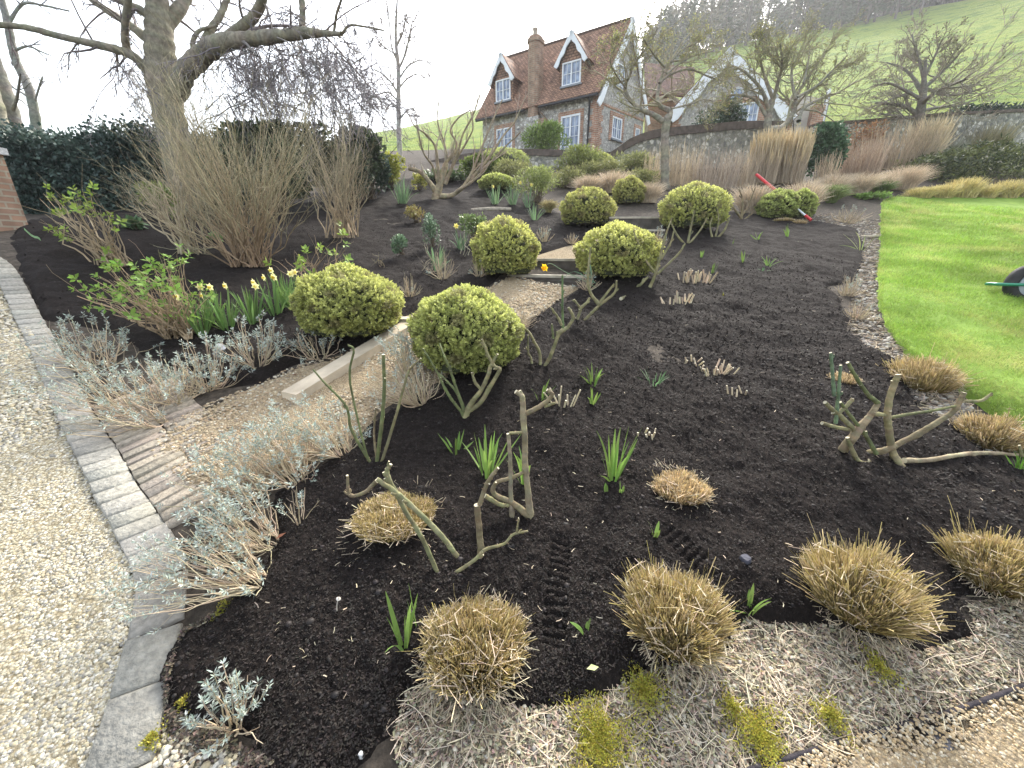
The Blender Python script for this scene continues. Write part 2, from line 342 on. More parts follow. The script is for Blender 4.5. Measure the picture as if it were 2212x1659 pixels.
def layer(name, pg, mat, thick, r0, r1, ratio, az0, az1, daz, rough, edge=.08, sink=.03, wob=.05):
    X, Y = pgrid(r0, r1, ratio, az0, az1, daz)
    s = sdist(X, Y, pg) + fbm(X, Y, 6, 3, 21)*wob
    Z = gz(X, Y) - sink + (thick+sink)*sstep(-edge, edge, s) + rough(X, Y)*sstep(-edge, edge, s)
    return sheet(name, X, Y, Z, mat, s > -edge)
_ta, _tb = G(1212, 1165)[:2], G(1192, 1425)[:2]
_tc, _td = G(1425, 1150)[:2], G(1520, 1245)[:2]
def track(x, y, a, b):
    u = (b-a)/np.linalg.norm(b-a); s = (x-a[0])*u[0]+(y-a[1])*u[1]; l = (x-a[0])*-u[1]+(y-a[1])*u[0]
    inn = sstep(.05, .035, np.abs(l))*sstep(0, .03, s)*sstep(0, .03, np.linalg.norm(b-a)-s)
    return -inn*(.006 + .012*sstep(-.1, .5, np.sin(s*2*PI/.034)))
def rough_mulch(x, y):
    r = np.hypot(x, y)
    h = fbm(x, y, 1.7, 2, 31)*.045 + fbm(x, y, 6, 3, 33)*.03 + fbm(x, y, 34, 3, 35)*.009*sstep(14, 4, r)
    h = h + np.abs(fbm(x, y, 75, 2, 37))*.009*sstep(6, 1.5, r)
    return h + track(x, y, _ta, _tb) + track(x, y, _tc, _td)
layer('mulch_bed', MUL_R, M_MULCH, .045, .8, 13, 1.0036, -58, 60, .17, rough_mulch)
layer('mulch_bed', MUL_L, M_MULCH, .045, 2.0, 14, 1.005, -62, 14, .2, rough_mulch)
layer('lawn', LAWN, M_LAWN, .06, 3, 20, 1.008, 36, 66, .25, lambda x, y: fbm(x, y, 2, 3, 41)*.02, edge=.03, wob=.06)
layer('gravel_drive', DRIVE, M_GRAVEL, .025, .7, 14, 1.006, -80, -20, .3, lambda x, y: fbm(x, y, 3, 2, 45)*.01 + fbm(x, y, 60, 2, 46)*.006)
layer('gravel_path', PATHG, M_PATH, .022, 1.4, 8, 1.005, -48, 14, .25, lambda x, y: fbm(x, y, 3, 2, 48)*.012 + fbm(x, y, 70, 2, 49)*.006)
layer('gravel_strip', GRAV_R, M_PATH, .02, .5, 5, 1.006, 20, 80, .4, lambda x, y: fbm(x, y, 60, 2, 52)*.006)
def zs(x, y, pgs=True):                          # top of whatever lies on the ground there
    x = np.asarray(x, float); y = np.asarray(y, float); z = gz(x, y)
    for pg, th in ((MUL_R, .045), (MUL_L, .045)):
        s = sdist(x, y, pg) + fbm(x, y, 6, 3, 21)*.05; z = z + (th + rough_mulch(x, y))*sstep(-.08, .08, s)*(s > -.08)
    return z
def GS(px, py):
    p = G(px, py)
    for _ in range(4):                           # meet the true surface
        h = float(zs(A(p[0]), A(p[1]))[0]) - float(T(p[0], p[1]))
        d = ray(px, py); p2 = p.copy(); p2[2] = p2[2]
        dz = h; k = dz/max(.27*d[1]-d[2], .05); t = (p[1])/d[1]
        q = d*(t-k) ; p = A(q[0], q[1], 0); p[2] = float(zs(A(p[0]), A(p[1]))[0]); break
    return p
def scatter(rng, pg, n, r0, r1, az0, az1, margin=0., over=2.5, even=False):
    """points in polygon pg, denser near the viewpoint"""
    m = int(n*over); r = np.sqrt(rng.uniform(r0*r0, r1*r1, m)) if even else np.exp(rng.uniform(math.log(r0), math.log(r1), m)); a = np.radians(rng.uniform(az0, az1, m))
    x, y = r*np.sin(a), r*np.cos(a); s = sdist(x, y, pg); k = s > margin
    return x[k][:n], y[k][:n]
def pebbles(name, x, y, z, size, cols, rng):
    n = len(x); th = np.arange(6)*PI/3
    e = rng.uniform(.65, 1.35, (n, 2)); ro = rng.uniform(0, 6.3, n)
    def ring(k, h):
        rr = size[:, None]*k*rng.uniform(.85, 1.15, (n, 6)); px = rr*np.cos(th)*e[:, :1]; py = rr*np.sin(th)*e[:, 1:]
        c, s = np.cos(ro)[:, None], np.sin(ro)[:, None]
        return np.stack([x[:, None]+px*c-py*s, y[:, None]+px*s+py*c, z[:, None]+h*size[:, None]+0*px], -1)
    V = np.concatenate([ring(1, -.1), ring(.78, .5), np.stack([x, y, z+size*.68], -1)[:, None]], 1)
    a = np.arange(6); b = (a+1) % 6; q = np.stack([a, b, b+6, a+6], -1); t3 = np.stack([a+6, b+6, np.full(6, 12)], -1)
    o = np.arange(n)[:, None, None]*13; mb = MB(); c = np.repeat(cols, 13, axis=0)
    mb.add(V, (q[None]+o).reshape(-1, 4), c); mb.v.append(np.zeros((0, 3))); mb.c.append(np.zeros((0, 3))); mb.u.append(np.zeros((0, 2)))
    mb.f.append((t3[None]+o).reshape(-1, 3))
    return tag(mb.build(name, M_PEB, smooth=True, org=(0, 0, 0)), kind='stuff')
rng = np.random.default_rng(5)
def peb_cols(rng, n, pal):
    pal = np.array(pal)*.8; return pal[rng.integers(0, len(pal), n)]*rng.uniform(.75, 1.2, (n, 1))
PAL_D = [(.56, .50, .36), (.62, .56, .42), (.46, .39, .25), (.70, .66, .56), (.36, .31, .22), (.55, .47, .30), (.30, .28, .24), (.66, .60, .46), (.48, .44, .36)]
PAL_P = [(.46, .36, .22), (.55, .45, .30), (.36, .27, .16), (.60, .54, .42), (.42, .30, .18), (.30, .24, .17)]
x, y = scatter(rng, DRIVE, 62000, .95, 9, -78, -25); r = np.hypot(x, y)
pebbles('gravel', x, y, gz(x, y)+.022, rng.uniform(.0035, .0078, len(x))*np.clip(r/2.4, 1, 2.2), peb_cols(rng, len(x), PAL_D), rng)
x, y = scatter(rng, PATHG, 15000, 1.6, 6.5, -46, 12); r = np.hypot(x, y)
pebbles('path_pebbles', x, y, gz(x, y)+.02, rng.uniform(.004, .008, len(x))*np.clip(r/2.2, 1, 2), peb_cols(rng, len(x), PAL_P), rng)
x, y = scatter(rng, GRAV_R, 16000, .9, 3.2, 25, 68)
pebbles('strip_pebbles', x, y, gz(x, y)+.018, rng.uniform(.0032, .0058, len(x)), peb_cols(rng, len(x), [(.46,.34,.19),(.55,.43,.26),(.38,.27,.14),(.60,.52,.38),(.33,.25,.16)]), rng)
# kerb of stone setts along the drive
KERB = spline([G(*p)[:2] for p in [(-30,555),(12,590),(58,680),(105,770),(165,900),(212,985),(262,1080),(315,1165),(350,1250),(345,1340),(328,1420),(302,1520),(268,1640),(245,1760),(225,1900),(205,2100)]], 400)
def block(mb, c, u, L, Wd, H, col, rng, bev=.012):
    """one worn stone: centre c at ground, axis u"""
    u = A(u[0], u[1], u[2] if len(u) > 2 else 0); u = u/np.linalg.norm(u); s = nrm(np.cross(A(0, 0, 1), u)); up = np.cross(u, s)
    V = []
    for h, k in ((-.06, 0), (H-bev, 0), (H, bev)):
        for a, b in ((-1, -1), (1, -1), (1, 1), (-1, 1)):
            V.append(c + u*(a*(L/2-k)+rng.uniform(-1, 1)*.004) + s*(b*(Wd/2-k)+rng.uniform(-1, 1)*.005) + up*(h+rng.uniform(-1, 1)*.004*(h > 0)))
    f = [[0, 1, 5, 4], [1, 2, 6, 5], [2, 3, 7, 6], [3, 0, 4, 7], [4, 5, 9, 8], [5, 6, 10, 9], [6, 7, 11, 10], [7, 4, 8, 11], [8, 9, 10, 11]]
    mb.add(V, f, col)
mb = MB(); sl = np.concatenate([[0], np.cumsum(np.linalg.norm(np.diff(KERB, axis=0), axis=1))]); s = 0
while s < sl[-1]-.1:
    y0 = np.interp(s, sl, KERB[:, 1]); Ls = rng.uniform(.17, .23) if y0 < 1.3 else rng.uniform(.085, .125)
    c = A(np.interp(s+Ls/2, sl, KERB[:, 0]), np.interp(s+Ls/2, sl, KERB[:, 1])); c1 = A(np.interp(s+Ls, sl, KERB[:, 0]), np.interp(s+Ls, sl, KERB[:, 1])); c0 = A(np.interp(s, sl, KERB[:, 0]), np.interp(s, sl, KERB[:, 1]))
    z0, z1 = T(*c0), T(*c1); u = A(*(c1-c0), z1-z0)
    block(mb, A(*c, T(*c)), u, Ls-.004, .155, .034, A(.29, .275, .235)*rng.uniform(.82, 1.12)*(1+rng.uniform(-.012, .012, 3)), rng, .007); s += Ls
tag(mb.build('kerb', M_STONE, org=(0, 0, 0)), kind='structure')
# brick apron where the path leaves the drive
mb = MB()
for row in range(2):
    s = np.interp(2.3, KERB[::-1, 1], sl[::-1])
    while np.interp(s, sl, KERB[:, 1]) > 1.42:
        c0 = A(np.interp(s, sl, KERB[:, 0]), np.interp(s, sl, KERB[:, 1])); c1 = A(np.interp(s+.07, sl, KERB[:, 0]), np.interp(s+.07, sl, KERB[:, 1]))
        u = nrm(c1-c0); n = A(-u[1], u[0])
        if n[0] < 0: n = -n
        c = (c0+c1)/2 + n*(.189+.221*row); dz = T(*(c+n*.1))-T(*(c-n*.1))
        block(mb, A(*c, T(*c)), A(*n*.2, dz), .218, .069, .020, A(.30, .255, .20)*rng.uniform(.85, 1.12)*(1+rng.uniform(-.02, .02, 3)), rng, .005); s += .071
tag(mb.build('brick_apron', M_STONE, org=(0, 0, 0)), kind='structure')
# crumbs of bark in the mulch, pale straw bits, litter on the bare soil, blades of the lawn
def bits(name, x, y, z, L, Wd, cols, rng, curve=.3, tilt=.35, mat=None, S=3, kind='stuff'):
    n = len(x); d = nrm(np.stack([rng.normal(size=n), rng.normal(size=n), rng.normal(size=n)*tilt], -1)); p = np.stack([x, y, z], -1)
    sv = nrm(np.cross(d, A(0, 0, 1)[None] + rng.normal(size=(n, 3))*.4)); side = nrm(np.cross(d, sv))
    t = np.linspace(-.5, .5, S)[None, :, None]; b = rng.normal(size=(n, 1, 3))*curve; b[..., 2] = np.abs(b[..., 2])*.3
    P = p[:, None] + d[:, None]*t*L[:, None, None] + b*L[:, None, None]*(.25-t*t)
    mb = MB(); strips(mb, P, np.broadcast_to(Wd[:, None], (n, S)), sv, cols)
    return tag(mb.build(name, mat or M_STRAW, org=(0, 0, 0)), kind=kind)
x, y = scatter(rng, MUL_R, 60000, .8, 7, -60, 60); r = np.hypot(x, y); n = len(x)
bits('mulch_crumbs', x, y, zs(x, y)+.003, rng.uniform(.004, .013, n)*np.clip(r/1.8, 1, 2), rng.uniform(.0009, .0025, n)*np.clip(r/1.8, 1, 2), jit(rng, (.024, .019, .016), n, .8, .1), rng, tilt=.6)
x, y = scatter(rng, MUL_L, 9000, 3, 9, -60, 12); r = np.hypot(x, y); n = len(x)
bits('mulch_crumbs', x, y, zs(x, y)+.003, rng.uniform(.01, .03, n), rng.uniform(.002, .005, n), jit(rng, (.024, .019, .016), n, .8, .1), rng, tilt=.6)
x, y = scatter(rng, MUL_R, 700, .9, 7, -55, 60); n = len(x)
pebbles('mulch_clods', x, y, zs(x, y)-.002, rng.uniform(.003, .012, n)*rng.uniform(.6, 1.2, n), jit(rng, (.020, .0155, .0135), n, .5), rng)
x, y = scatter(rng, MUL_R, 240, 1.0, 8, -42, 58); n = len(x)
bits('straw_bits', x, y, zs(x, y)+.006, rng.uniform(.008, .03, n), rng.uniform(.0008, .002, n), jit(rng, (.50, .42, .30), n, .3), rng, tilt=.2)
FORE = poly([(780,1669),(850,1600),(880,1505),(960,1490),(1090,1540),(1230,1535),(1330,1465),(1420,1450),(1550,1405),(1600,1340),(1760,1340),(1930,1395),(1985,1416),(2105,1375),(2090,1310),(2200,1290),(2400,1240),(2500,1420),(2212,1500),(2000,1565),(1640,1680),(1400,1800),(800,1800)])
M_FSOIL = ground_mat('littered_soil', [(.3, (.10, .082, .058)), (.5, (.20, .165, .12)), (.7, (.33, .28, .20))], 28, bump=1, bscale=110)
layer('littered_soil', FORE, M_FSOIL, .006, .5, 4, 1.006, -30, 75, .35, lambda x, y: fbm(x, y, 5, 3, 81)*.014 + fbm(x, y, 50, 2, 82)*.006, wob=.09)
def zf(x, y): return gz(x, y) + np.maximum(.006 + fbm(x, y, 5, 3, 81)*.014 + fbm(x, y, 50, 2, 82)*.006, -.002)
x, y = scatter(rng, FORE, 2600, .6, 2.6, -25, 68, over=6, even=True); n = len(x)
bits('straw_litter', x, y, zf(x, y)+.004+rng.uniform(0, .005, n), rng.uniform(.03, .2, n)*rng.uniform(.25, 1, n), rng.uniform(.0004, .0011, n), jit(rng, (.62, .53, .39), n, .35), rng, curve=.8, tilt=.10, S=7)
x, y = scatter(rng, FORE, 26000, .6, 2.6, -25, 68, over=6, even=True); n = len(x)
bits('soil_crumbs', x, y, zf(x, y)+.004, rng.uniform(.004, .02, n), rng.uniform(.001, .004, n), jit(rng, (.30, .25, .175), n, .75, .15), rng, tilt=.25)
x, y = scatter(rng, FORE, 3200, .6, 2.6, -25, 68, over=6, even=True); n = len(x)
pebbles('soil_pebbles', x, y, zf(x, y), rng.uniform(.003, .009, n), peb_cols(rng, n, PAL_D), rng)
LEDGE = poly([(360,1560),(400,1380),(480,1330),(470,1345),(400,1400),(360,1480),(360,1540),(480,1590),(600,1680),(520,1800),(280,1800)])
x, y = scatter(rng, LEDGE, 700, .7, 2.2, -64, -5, over=30, even=True); n = len(x)
pebbles('edge_pebbles', x, y, gz(x, y)+.004, rng.uniform(.004, .012, n), peb_cols(rng, n, PAL_D), rng)
REDGE = poly([(1700,470),(1880,430),(1960,440),(1895,600),(1905,700),(1950,770),(2060,850),(2180,960),(2130,975),(1990,880),(1890,775),(1830,700),(1850,610),(1865,540),(1850,500)])
x, y = scatter(rng, REDGE, 2600, 3, 11, 25, 58, over=8); n = len(x)
pebbles('flint_chips', x, y, gz(x, y)+.004, rng.uniform(.008, .022, n), peb_cols(rng, n, [(.3, .27, .22), (.2, .17, .14), (.5, .47, .4), (.14, .12, .1)]), rng)
x, y = scatter(rng, REDGE, 2600, 3, 11, 25, 58, over=8); n = len(x)
bits('dry_litter', x, y, gz(x, y)+.012, rng.uniform(.03, .14, n), rng.uniform(.0015, .004, n), jit(rng, (.36, .29, .2), n, .4), rng, curve=.6, tilt=.2, S=4)
x, y = scatter(rng, LEDGE, 4500, .7, 2.2, -64, -5, over=30, even=True); n = len(x)
bits('soil_crumbs', x, y, zs(x, y)+.004, rng.uniform(.005, .02, n), rng.uniform(.001, .004, n), jit(rng, (.12, .095, .07), n, .8, .15), rng, tilt=.5)
MOSS = [((1290,1610),90,70),((1390,1500),60,45),((1640,1600),70,55),((1790,1560),45,30),((1895,1450),35,30),((1580,1540),30,25),((485,1335),26,30),((1500,1390),22,14),((400,1530),18,14),((330,1610),30,22)]
mb = MB()
for (px, py), wx, wy in MOSS:
    n = int(wx*wy*.75); th = rng.uniform(0, 2*PI, n); rr = np.abs(rng.normal(0, .5, n)); c = G(px, py); m_ = mpp(c[1], py)
    ra = rr*(1+.35*np.sin(th*3+px)+.2*np.sin(th*5+py)); x = c[0]+np.cos(th)*ra*wx*m_; y = c[1]+np.sin(th)*ra*wy*m_*1.5
    z = gz(x, y)+.02*np.clip(1-rr**2, 0, 1)+.010; d = nrm(np.stack([rng.normal(size=n), rng.normal(size=n), np.full(n, .9)], -1))
    leaves(mb, np.stack([x, y, z], -1), d, rdir(rng, n), rng.uniform(.006, .012, n), .0022, jit(rng, (.42, .39, .075), n, .4, .12))
tag(mb.build('moss', M_LEAF, org=(0, 0, 0)), kind='stuff')
x, y = scatter(rng, LAWN, 110000, 3.3, 14, 38, 62, margin=-.02); r = np.hypot(x, y); n = len(x)
d = nrm(np.stack([rng.normal(size=n)*.5, rng.normal(size=n)*.5, np.ones(n)], -1)); b0 = np.stack([x, y, gz(x, y)+.05], -1)
mb = MB(); h = rng.uniform(.025, .055, n)*np.clip(r/6, .8, 1.3)
big = fbm(x, y, .9, 3, 61)[:, None]; cg = jit(rng, (.25, .37, .065), n, .3, .1)*(1+.5*big) + np.clip(fbm(x, y, 2.2, 3, 64)*1.6, 0, 1)[:, None]*A(.22, .12, .10) + np.clip(fbm(x*.4, y, 5, 2, 66)*1.4, 0, 1)[:, None]*A(.10, .09, .06)
P = np.stack([b0, b0+d*h[:, None]*.55, b0+d*h[:, None]+rng.normal(size=(n, 3))*A(1, 1, .2)*.012], 1)
wd = .0011*np.clip(r/3, 1, 4); strips(mb, P, np.stack([wd, wd*.8, wd*.1], 1), nrm(np.cross(d, rdir(rng, n))), cg)
tag(mb.build('lawn_grass', M_BLADE, org=(0, 0, 0)), kind='stuff')
# ------------------------------------------------------------------ buildings and walls
UP = A(0, 0, 1)
def hdir(deg): a = math.radians(deg); return A(math.sin(a), math.cos(a), 0)
class Plane:
    """upright plane through O along e; P(px,py,o) = where a sight line meets it o metres in front"""
    def __init__(s, O, e):
        s.O = O; s.e = e; n = A(-e[1], e[0], 0); s.n = n if n[1] < 0 else -n
    def ah(s, px, py, o=0):
        d = ray(px, py); q = s.O + s.n*o - A(0, 0, EYE); t = (q@s.n)/(d@s.n); p = d*t + A(0, 0, EYE)
        return (p - s.O)@s.e, p[2]-s.O[2]
    def P(s, a, h, o=0): return s.O + s.e*a + UP*h + s.n*o
def quad(mb, p, uv=None, col=(.5, .5, .5)):
    p = np.asarray(p, float)
    if uv is None:
        n = nrm(np.cross(p[1]-p[0], p[2]-p[0])); u = nrm(np.cross(UP, n)) if abs(n[2]) < .8 else nrm(p[1]-p[0]); v = np.cross(n, u); v = v if v[2] > -.01 else -v; uv = np.stack([p@u, p@v], -1) + .01
    mb.add(p, [list(range(len(p)))], col, uv)
def slab(mb, pts, t, dirv):
    """flat polygon pts given thickness t along dirv"""
    p = np.asarray(pts, float); q = p + nrm(dirv)*t; quad(mb, p[::-1]); quad(mb, q)
    for i in range(len(p)):
        j = (i+1) % len(p); quad(mb, [p[i], p[j], q[j], q[i]])
def pbox(mb, pl, a0, a1, h0, h1, o0, o1):
    p = [pl.P(a0, h0, o0), pl.P(a1, h0, o0), pl.P(a1, h1, o0), pl.P(a0, h1, o0)]; slab(mb, p, o1-o0, pl.n)
M_FLINT = flint_mat('flint_wall'); M_FLINT2 = flint_mat('grey_flint', 11, ((0, (.22, .21, .20)), (.4, (.40, .38, .35)), (.8, (.54, .51, .47)), (1, (.68, .65, .6))), (.36, .34, .30))
M_BRICK = brick_mat('red_brick', (.40, .20, .125), (.31, .155, .10), (.42, .36, .29))
M_OLDB = brick_mat('old_brick', (.37, .225, .15), (.27, .17, .12), (.34, .29, .22), bump=.8)
M_TILE = brick_mat('roof_tile', (.37, .215, .14), (.28, .165, .115), (.07, .04, .03), bw=.165, rh=.105, ms=.012, bump=.9, var=.45)
M_DTILE = brick_mat('dark_tile', (.20, .11, .085), (.16, .09, .07), (.04, .03, .025), bw=.165, rh=.105, ms=.012, bump=.9)
M_WHITE = flat_mat('white_paint', (.78, .80, .82), .45, .06, 5, .1)
M_OAK = flat_mat('oak', (.34, .29, .22), .8, .25, 12, .4)
M_DARK = flat_mat('dark_metal', (.03, .03, .035), .4, .2)
M_LEAD = flat_mat('lead', (.22, .24, .27), .5, .15)
M_REND = flat_mat('render', (.55, .51, .45), .9, .12, 4, .4)
M_COPE = flat_mat('tile_coping', (.11, .085, .07), .9, .4, 7, .8, 25)
gm, gt, gb, go_ = nodes('window_glass'); gb.inputs['Base Color'].default_value = (.06, .08, .12, 1); gb.inputs['Roughness'].default_value = .06; gb.inputs['Specular IOR Level'].default_value = .9
_n = N_(gt, 'ShaderNodeTexNoise'); _n.inputs['Scale'].default_value = 3; _r = ramp(gt, [(.35, (.06, .09, .16)), (.65, (.28, .36, .50))]); gt.links.new(_n.outputs['Fac'], _r.inputs[0]); gt.links.new(_r.outputs[0], gb.inputs['Base Color'])  # bluish sky reflection painted into the glass colour in soft patches
M_GLASS = gm
_d = ray(1285, 335)*17.5; CORNER = _d + A(0, 0, EYE)
FR = Plane(CORNER, hdir(-57)); GA = Plane(CORNER, hdir(48)); E2 = hdir(48); Wd_, Ln, EAV, RID = 3.75, 6.25, 2.36, 5.40
house = thing('flint_cottage', CORNER, 'flint and brick cottage with red tiled roof, two dormers and round chimney', 'house')
b = MB(); Lc = lambda a, bb, h: CORNER + FR.e*a + E2*bb + UP*h
quad(b, [Lc(0, 0, -1.2), Lc(0, 0, EAV), Lc(Ln, 0, EAV), Lc(Ln, 0, -1.2)])
quad(b, [Lc(Ln, Wd_, -1.2), Lc(Ln, 0, -1.2), Lc(Ln, 0, EAV), Lc(Ln, Wd_/2, RID-.1), Lc(Ln, Wd_, EAV)])
quad(b, [Lc(Ln, Wd_, -1.2), Lc(0, Wd_, -1.2), Lc(0, Wd_, EAV), Lc(Ln, Wd_, EAV)])
b.build('wall', M_FLINT, house)
b = MB(); quad(b, [Lc(0, 0, -1.2), Lc(0, Wd_, -1.2), Lc(0, Wd_, EAV), Lc(0, Wd_/2, RID-.1), Lc(0, 0, EAV)]); b.build('gable_wall', M_FLINT2, house)
b = MB(); ho = EAV-.1
def slope_pts(s0, s1, t=0):
    e0 = lambda a: FR.P(a, ho+t, .26); return [e0(s0), e0(s1), Lc(s1, Wd_/2, RID+t), Lc(s0, Wd_/2, RID+t)]
p = slope_pts(-.14, Ln+.25); slab(b, p, .08, np.cross(p[1]-p[0], p[2]-p[0])*(1 if np.cross(p[1]-p[0], p[2]-p[0])[2] > 0 else -1))
e0 = lambda a: Lc(a, Wd_, ho) - FR.n*.26
p = [e0(-.14), e0(Ln+.25), Lc(Ln+.25, Wd_/2, RID), Lc(-.14, Wd_/2, RID)]; nn = np.cross(p[1]-p[0], p[2]-p[0]); slab(b, p, .08, nn*(1 if nn[2] > 0 else -1))
roof = b.build('roof', M_TILE, house)
b = MB(); tubes(b, [[Lc(-.14, Wd_/2, RID+.06), Lc(Ln+.25, Wd_/2, RID+.06)]], [[.1, .1]], 8); b.build('ridge_tiles', M_TILE, roof)
def bargeboard(par, p0, p1, outw, width=.2, th=.05, name='bargeboard'):
    """painted board from foot p0 to apex p1 with a scalloped lower edge"""
    mb = MB(); t = p1-p0; L = np.linalg.norm(t); u = t/L; dn = nrm(-UP + u*(u@UP)); K = 14; V = []
    for k in range(K+1):
        s = k/K; wv = width*(1+.16*math.sin(s*2*PI*3)); V.append([p0+t*s, p0+t*s+dn*wv])
    V = np.array(V); W2 = V + outw*th
    for k in range(K):
        for q in ([V[k, 0], V[k+1, 0], V[k+1, 1], V[k, 1]], [W2[k, 0], W2[k, 1], W2[k+1, 1], W2[k+1, 0]], [V[k, 1], V[k+1, 1], W2[k+1, 1], W2[k, 1]], [V[k, 0], W2[k, 0], W2[k+1, 0], V[k+1, 0]]): quad(mb, q)
    return mb.build(name, M_WHITE, par)
ga_n = GA.n if GA.n@FR.e < 0 else -GA.n
GA.n = ga_n
for s, foot in ((0, -.3), (1, Wd_+.3)):
    sl = (RID-EAV)/(Wd_/2); bargeboard(house, GA.P(foot, RID+.05 - abs(foot-Wd_/2)*sl, .16), GA.P(Wd_/2, RID+.12, .16), GA.n, .24)
def window(par, pl, a0, a1, h0, h1, o, lights=2, rows=3, name='window', fr=.055, sill=True, bar=.018):
    b = MB(); pbox(b, pl, a0, a1, h0, h0+fr, o, o+.05); pbox(b, pl, a0, a1, h1-fr, h1, o, o+.05)
    pbox(b, pl, a0, a0+fr, h0+fr, h1-fr, o, o+.05); pbox(b, pl, a1-fr, a1, h0+fr, h1-fr, o, o+.05)
    lw = (a1-a0-fr)/lights
    for k in range(1, lights): pbox(b, pl, a0+lw*k, a0+lw*k+fr, h0+fr, h1-fr, o, o+.052)
    for k in range(lights):
        x0 = a0+lw*k+fr; x1 = a0+lw*(k+1)
        pbox(b, pl, (x0+x1)/2-bar/2, (x0+x1)/2+bar/2, h0+fr, h1-fr, o+.01, o+.035)
        for r in range(1, rows): hh = h0+fr+(h1-h0-2*fr)*r/rows; pbox(b, pl, x0, x1, hh-bar/2, hh+bar/2, o+.012, o+.033)
    f = b.build(name, M_WHITE, par); g = MB(); quad(g, [pl.P(a0+.02, h0+.02, o+.008), pl.P(a1-.02, h0+.02, o+.008), pl.P(a1-.02, h1-.02, o+.008), pl.P(a0+.02, h1-.02, o+.008)]); g.build('pane', M_GLASS, f)
    if sill: s = MB(); pbox(s, pl, a0-.06, a1+.06, h0-.07, h0-.002, o-.01, o+.11); s.build('sill', M_LEAD if name == 'window' else M_WHITE, f)
    return f
def surround(par, pl, a0, a1, h0, h1, w_=.15, o=.03, top=.18):
    b = MB(); z = -.01
    pbox(b, pl, a0-w_, a0, h0-.1, h1, z, o); pbox(b, pl, a1, a1+w_, h0-.1, h1, z, o); pbox(b, pl, a0-w_, a1+w_, h1, h1+top, z, o+.003)
    return b.build('brick_surround', M_BRICK, par)
def quoin(par, pl, a0, a1, h0, h1, o=.02, name='quoin', m=None):
    b = MB(); k = 0; h = h0; s = 1 if a1 > a0 else -1
    while h < h1-.01:
        ex = .12*(k % 2); lo, hi = sorted((a0, a1+s*ex)); pbox(b, pl, lo, hi, h, min(h+.225, h1), -.01, o); h += .225; k += 1
    return b.build(name, m or M_BRICK, par)
dr = window(house, FR, .78, 1.74, -.35, 1.74, .0, 2, 5, 'door', .075, False); surround(house, FR, .78, 1.74, -.5, 1.74)
window(house, FR, 4.42, 5.36, .8, 1.75, 0., 2, 2, 'window'); surround(house, FR, 4.42, 5.36, .8, 1.75)
quoin(house, FR, 0, .22, -1.1, EAV-.05); quoin(house, GA, 0, .28, -1.1, EAV-.35, .021)
for (ac, ha, wa, w0, w1, wh0, wh1) in ((1.34, 4.78, .80, .88, 1.78, 2.90, 3.78), (5.02, 4.80, .78, 4.54, 5.40, 2.92, 3.82)):
    b = MB(); o0 = -.04; pts = [(w0-.13, 2.45), (w1+.13, 2.45), (w1+.13, 3.72), (ac, ha-.16), (w0-.13, 3.72)]
    slab(b, [FR.P(a, h, -1.9) for a, h in pts], 1.9+o0, FR.n); dm = b.build('dormer', M_TILE, house)
    b = MB()
    for s in (-1, 1):
        p = [FR.P(ac, ha, .1), FR.P(ac, ha, -2.), FR.P(ac+s*wa, ha-1.12, -2.), FR.P(ac+s*wa, ha-1.12, .1)]; nn = np.cross(p[1]-p[0], p[2]-p[0]); slab(b, p, .06, nn if nn[2] > 0 else -nn)
        bargeboard(dm, FR.P(ac+s*wa, ha-1.10, .105), FR.P(ac, ha+.07, .105), FR.n, .17)
    b.build('dormer_roof', M_TILE, dm); window(house, FR, w0, w1, wh0, wh1, o0, 2, 2)
# chimney on the front wall
b = MB(); pc = lambda pts, h0, h1: slab(b, [FR.P(a, h0, o) for a, o in pts], h1-h0, UP)
a0, _ = FR.ah(1160, 190, .30); a1, _ = FR.ah(1137, 190, .30); _, ht = FR.ah(1152, 76, .2)
def octo(a0, a1, o0, o1, c): return [(a0+c, o1), (a1-c, o1), (a1, o1-c), (a1, o0), (a0, o0), (a0, o1-c)]
pc(octo(a0, a1, -.25, .30, .13), 1.7, ht-.25); pc(octo(a0-.04, a1+.04, -.29, .34, .14), ht-.25, ht-.1); pc(octo(a0+.03, a1-.03, -.22, .27, .12), ht-.1, ht)
pc([(a0-.45, .36), (a0-.12, .36), (a0-.12, -.05), (a0-.45, -.05)], -1.1, 1.75)
for lo, hi, k in ((a0-.45, a0+.02, 1),):
    t, u = (lo, hi) if k == 1 else (hi, lo)
    q = [FR.P(t, 1.75, .37), FR.P(t, 1.75, -.05), FR.P(u, 2.2, -.05), FR.P(u, 2.2, .31)]; quad(b, q)
fb = MB(); slab(fb, [FR.P(a, -1.1, o) for a, o in ((a0-.12, .33), (a1+.1, .33), (a1+.1, -.05), (a0-.12, -.05))], 3.0, UP); fb.build('chimney_breast', M_FLINT, house)
ch = b.build('chimney', M_OLDB, house); pm = (a0+a1)/2
b = MB(); tubes(b, [[FR.P(pm, ht, .05), FR.P(pm, ht+.05, .05), FR.P(pm, ht+.22, .05), FR.P(pm, ht+.25, .05), FR.P(pm, ht+.3, .05)]], [[.13, .11, .1, .13, .12]], 12, (.4, .3, .22)); b.build('chimney_pot', M_BRICK, ch)
b = MB(); tubes(b, [[FR.P(.36, -1, .08), FR.P(.36, EAV-.25, .08), FR.P(.36, EAV-.1, .25)]], [[.04]*3], 8); b.build('drainpipe', M_DARK, house)
b = MB(); tubes(b, [[FR.P(-.1, ho-.03, .30), FR.P(a0-.1, ho-.03, .30)]], [[.055]*2], 8); tubes(b, [[FR.P(a1+.1, ho-.03, .30), FR.P(Ln+.2, ho-.03, .30)]], [[.055]*2], 8); b.build('gutter', M_DARK, house)
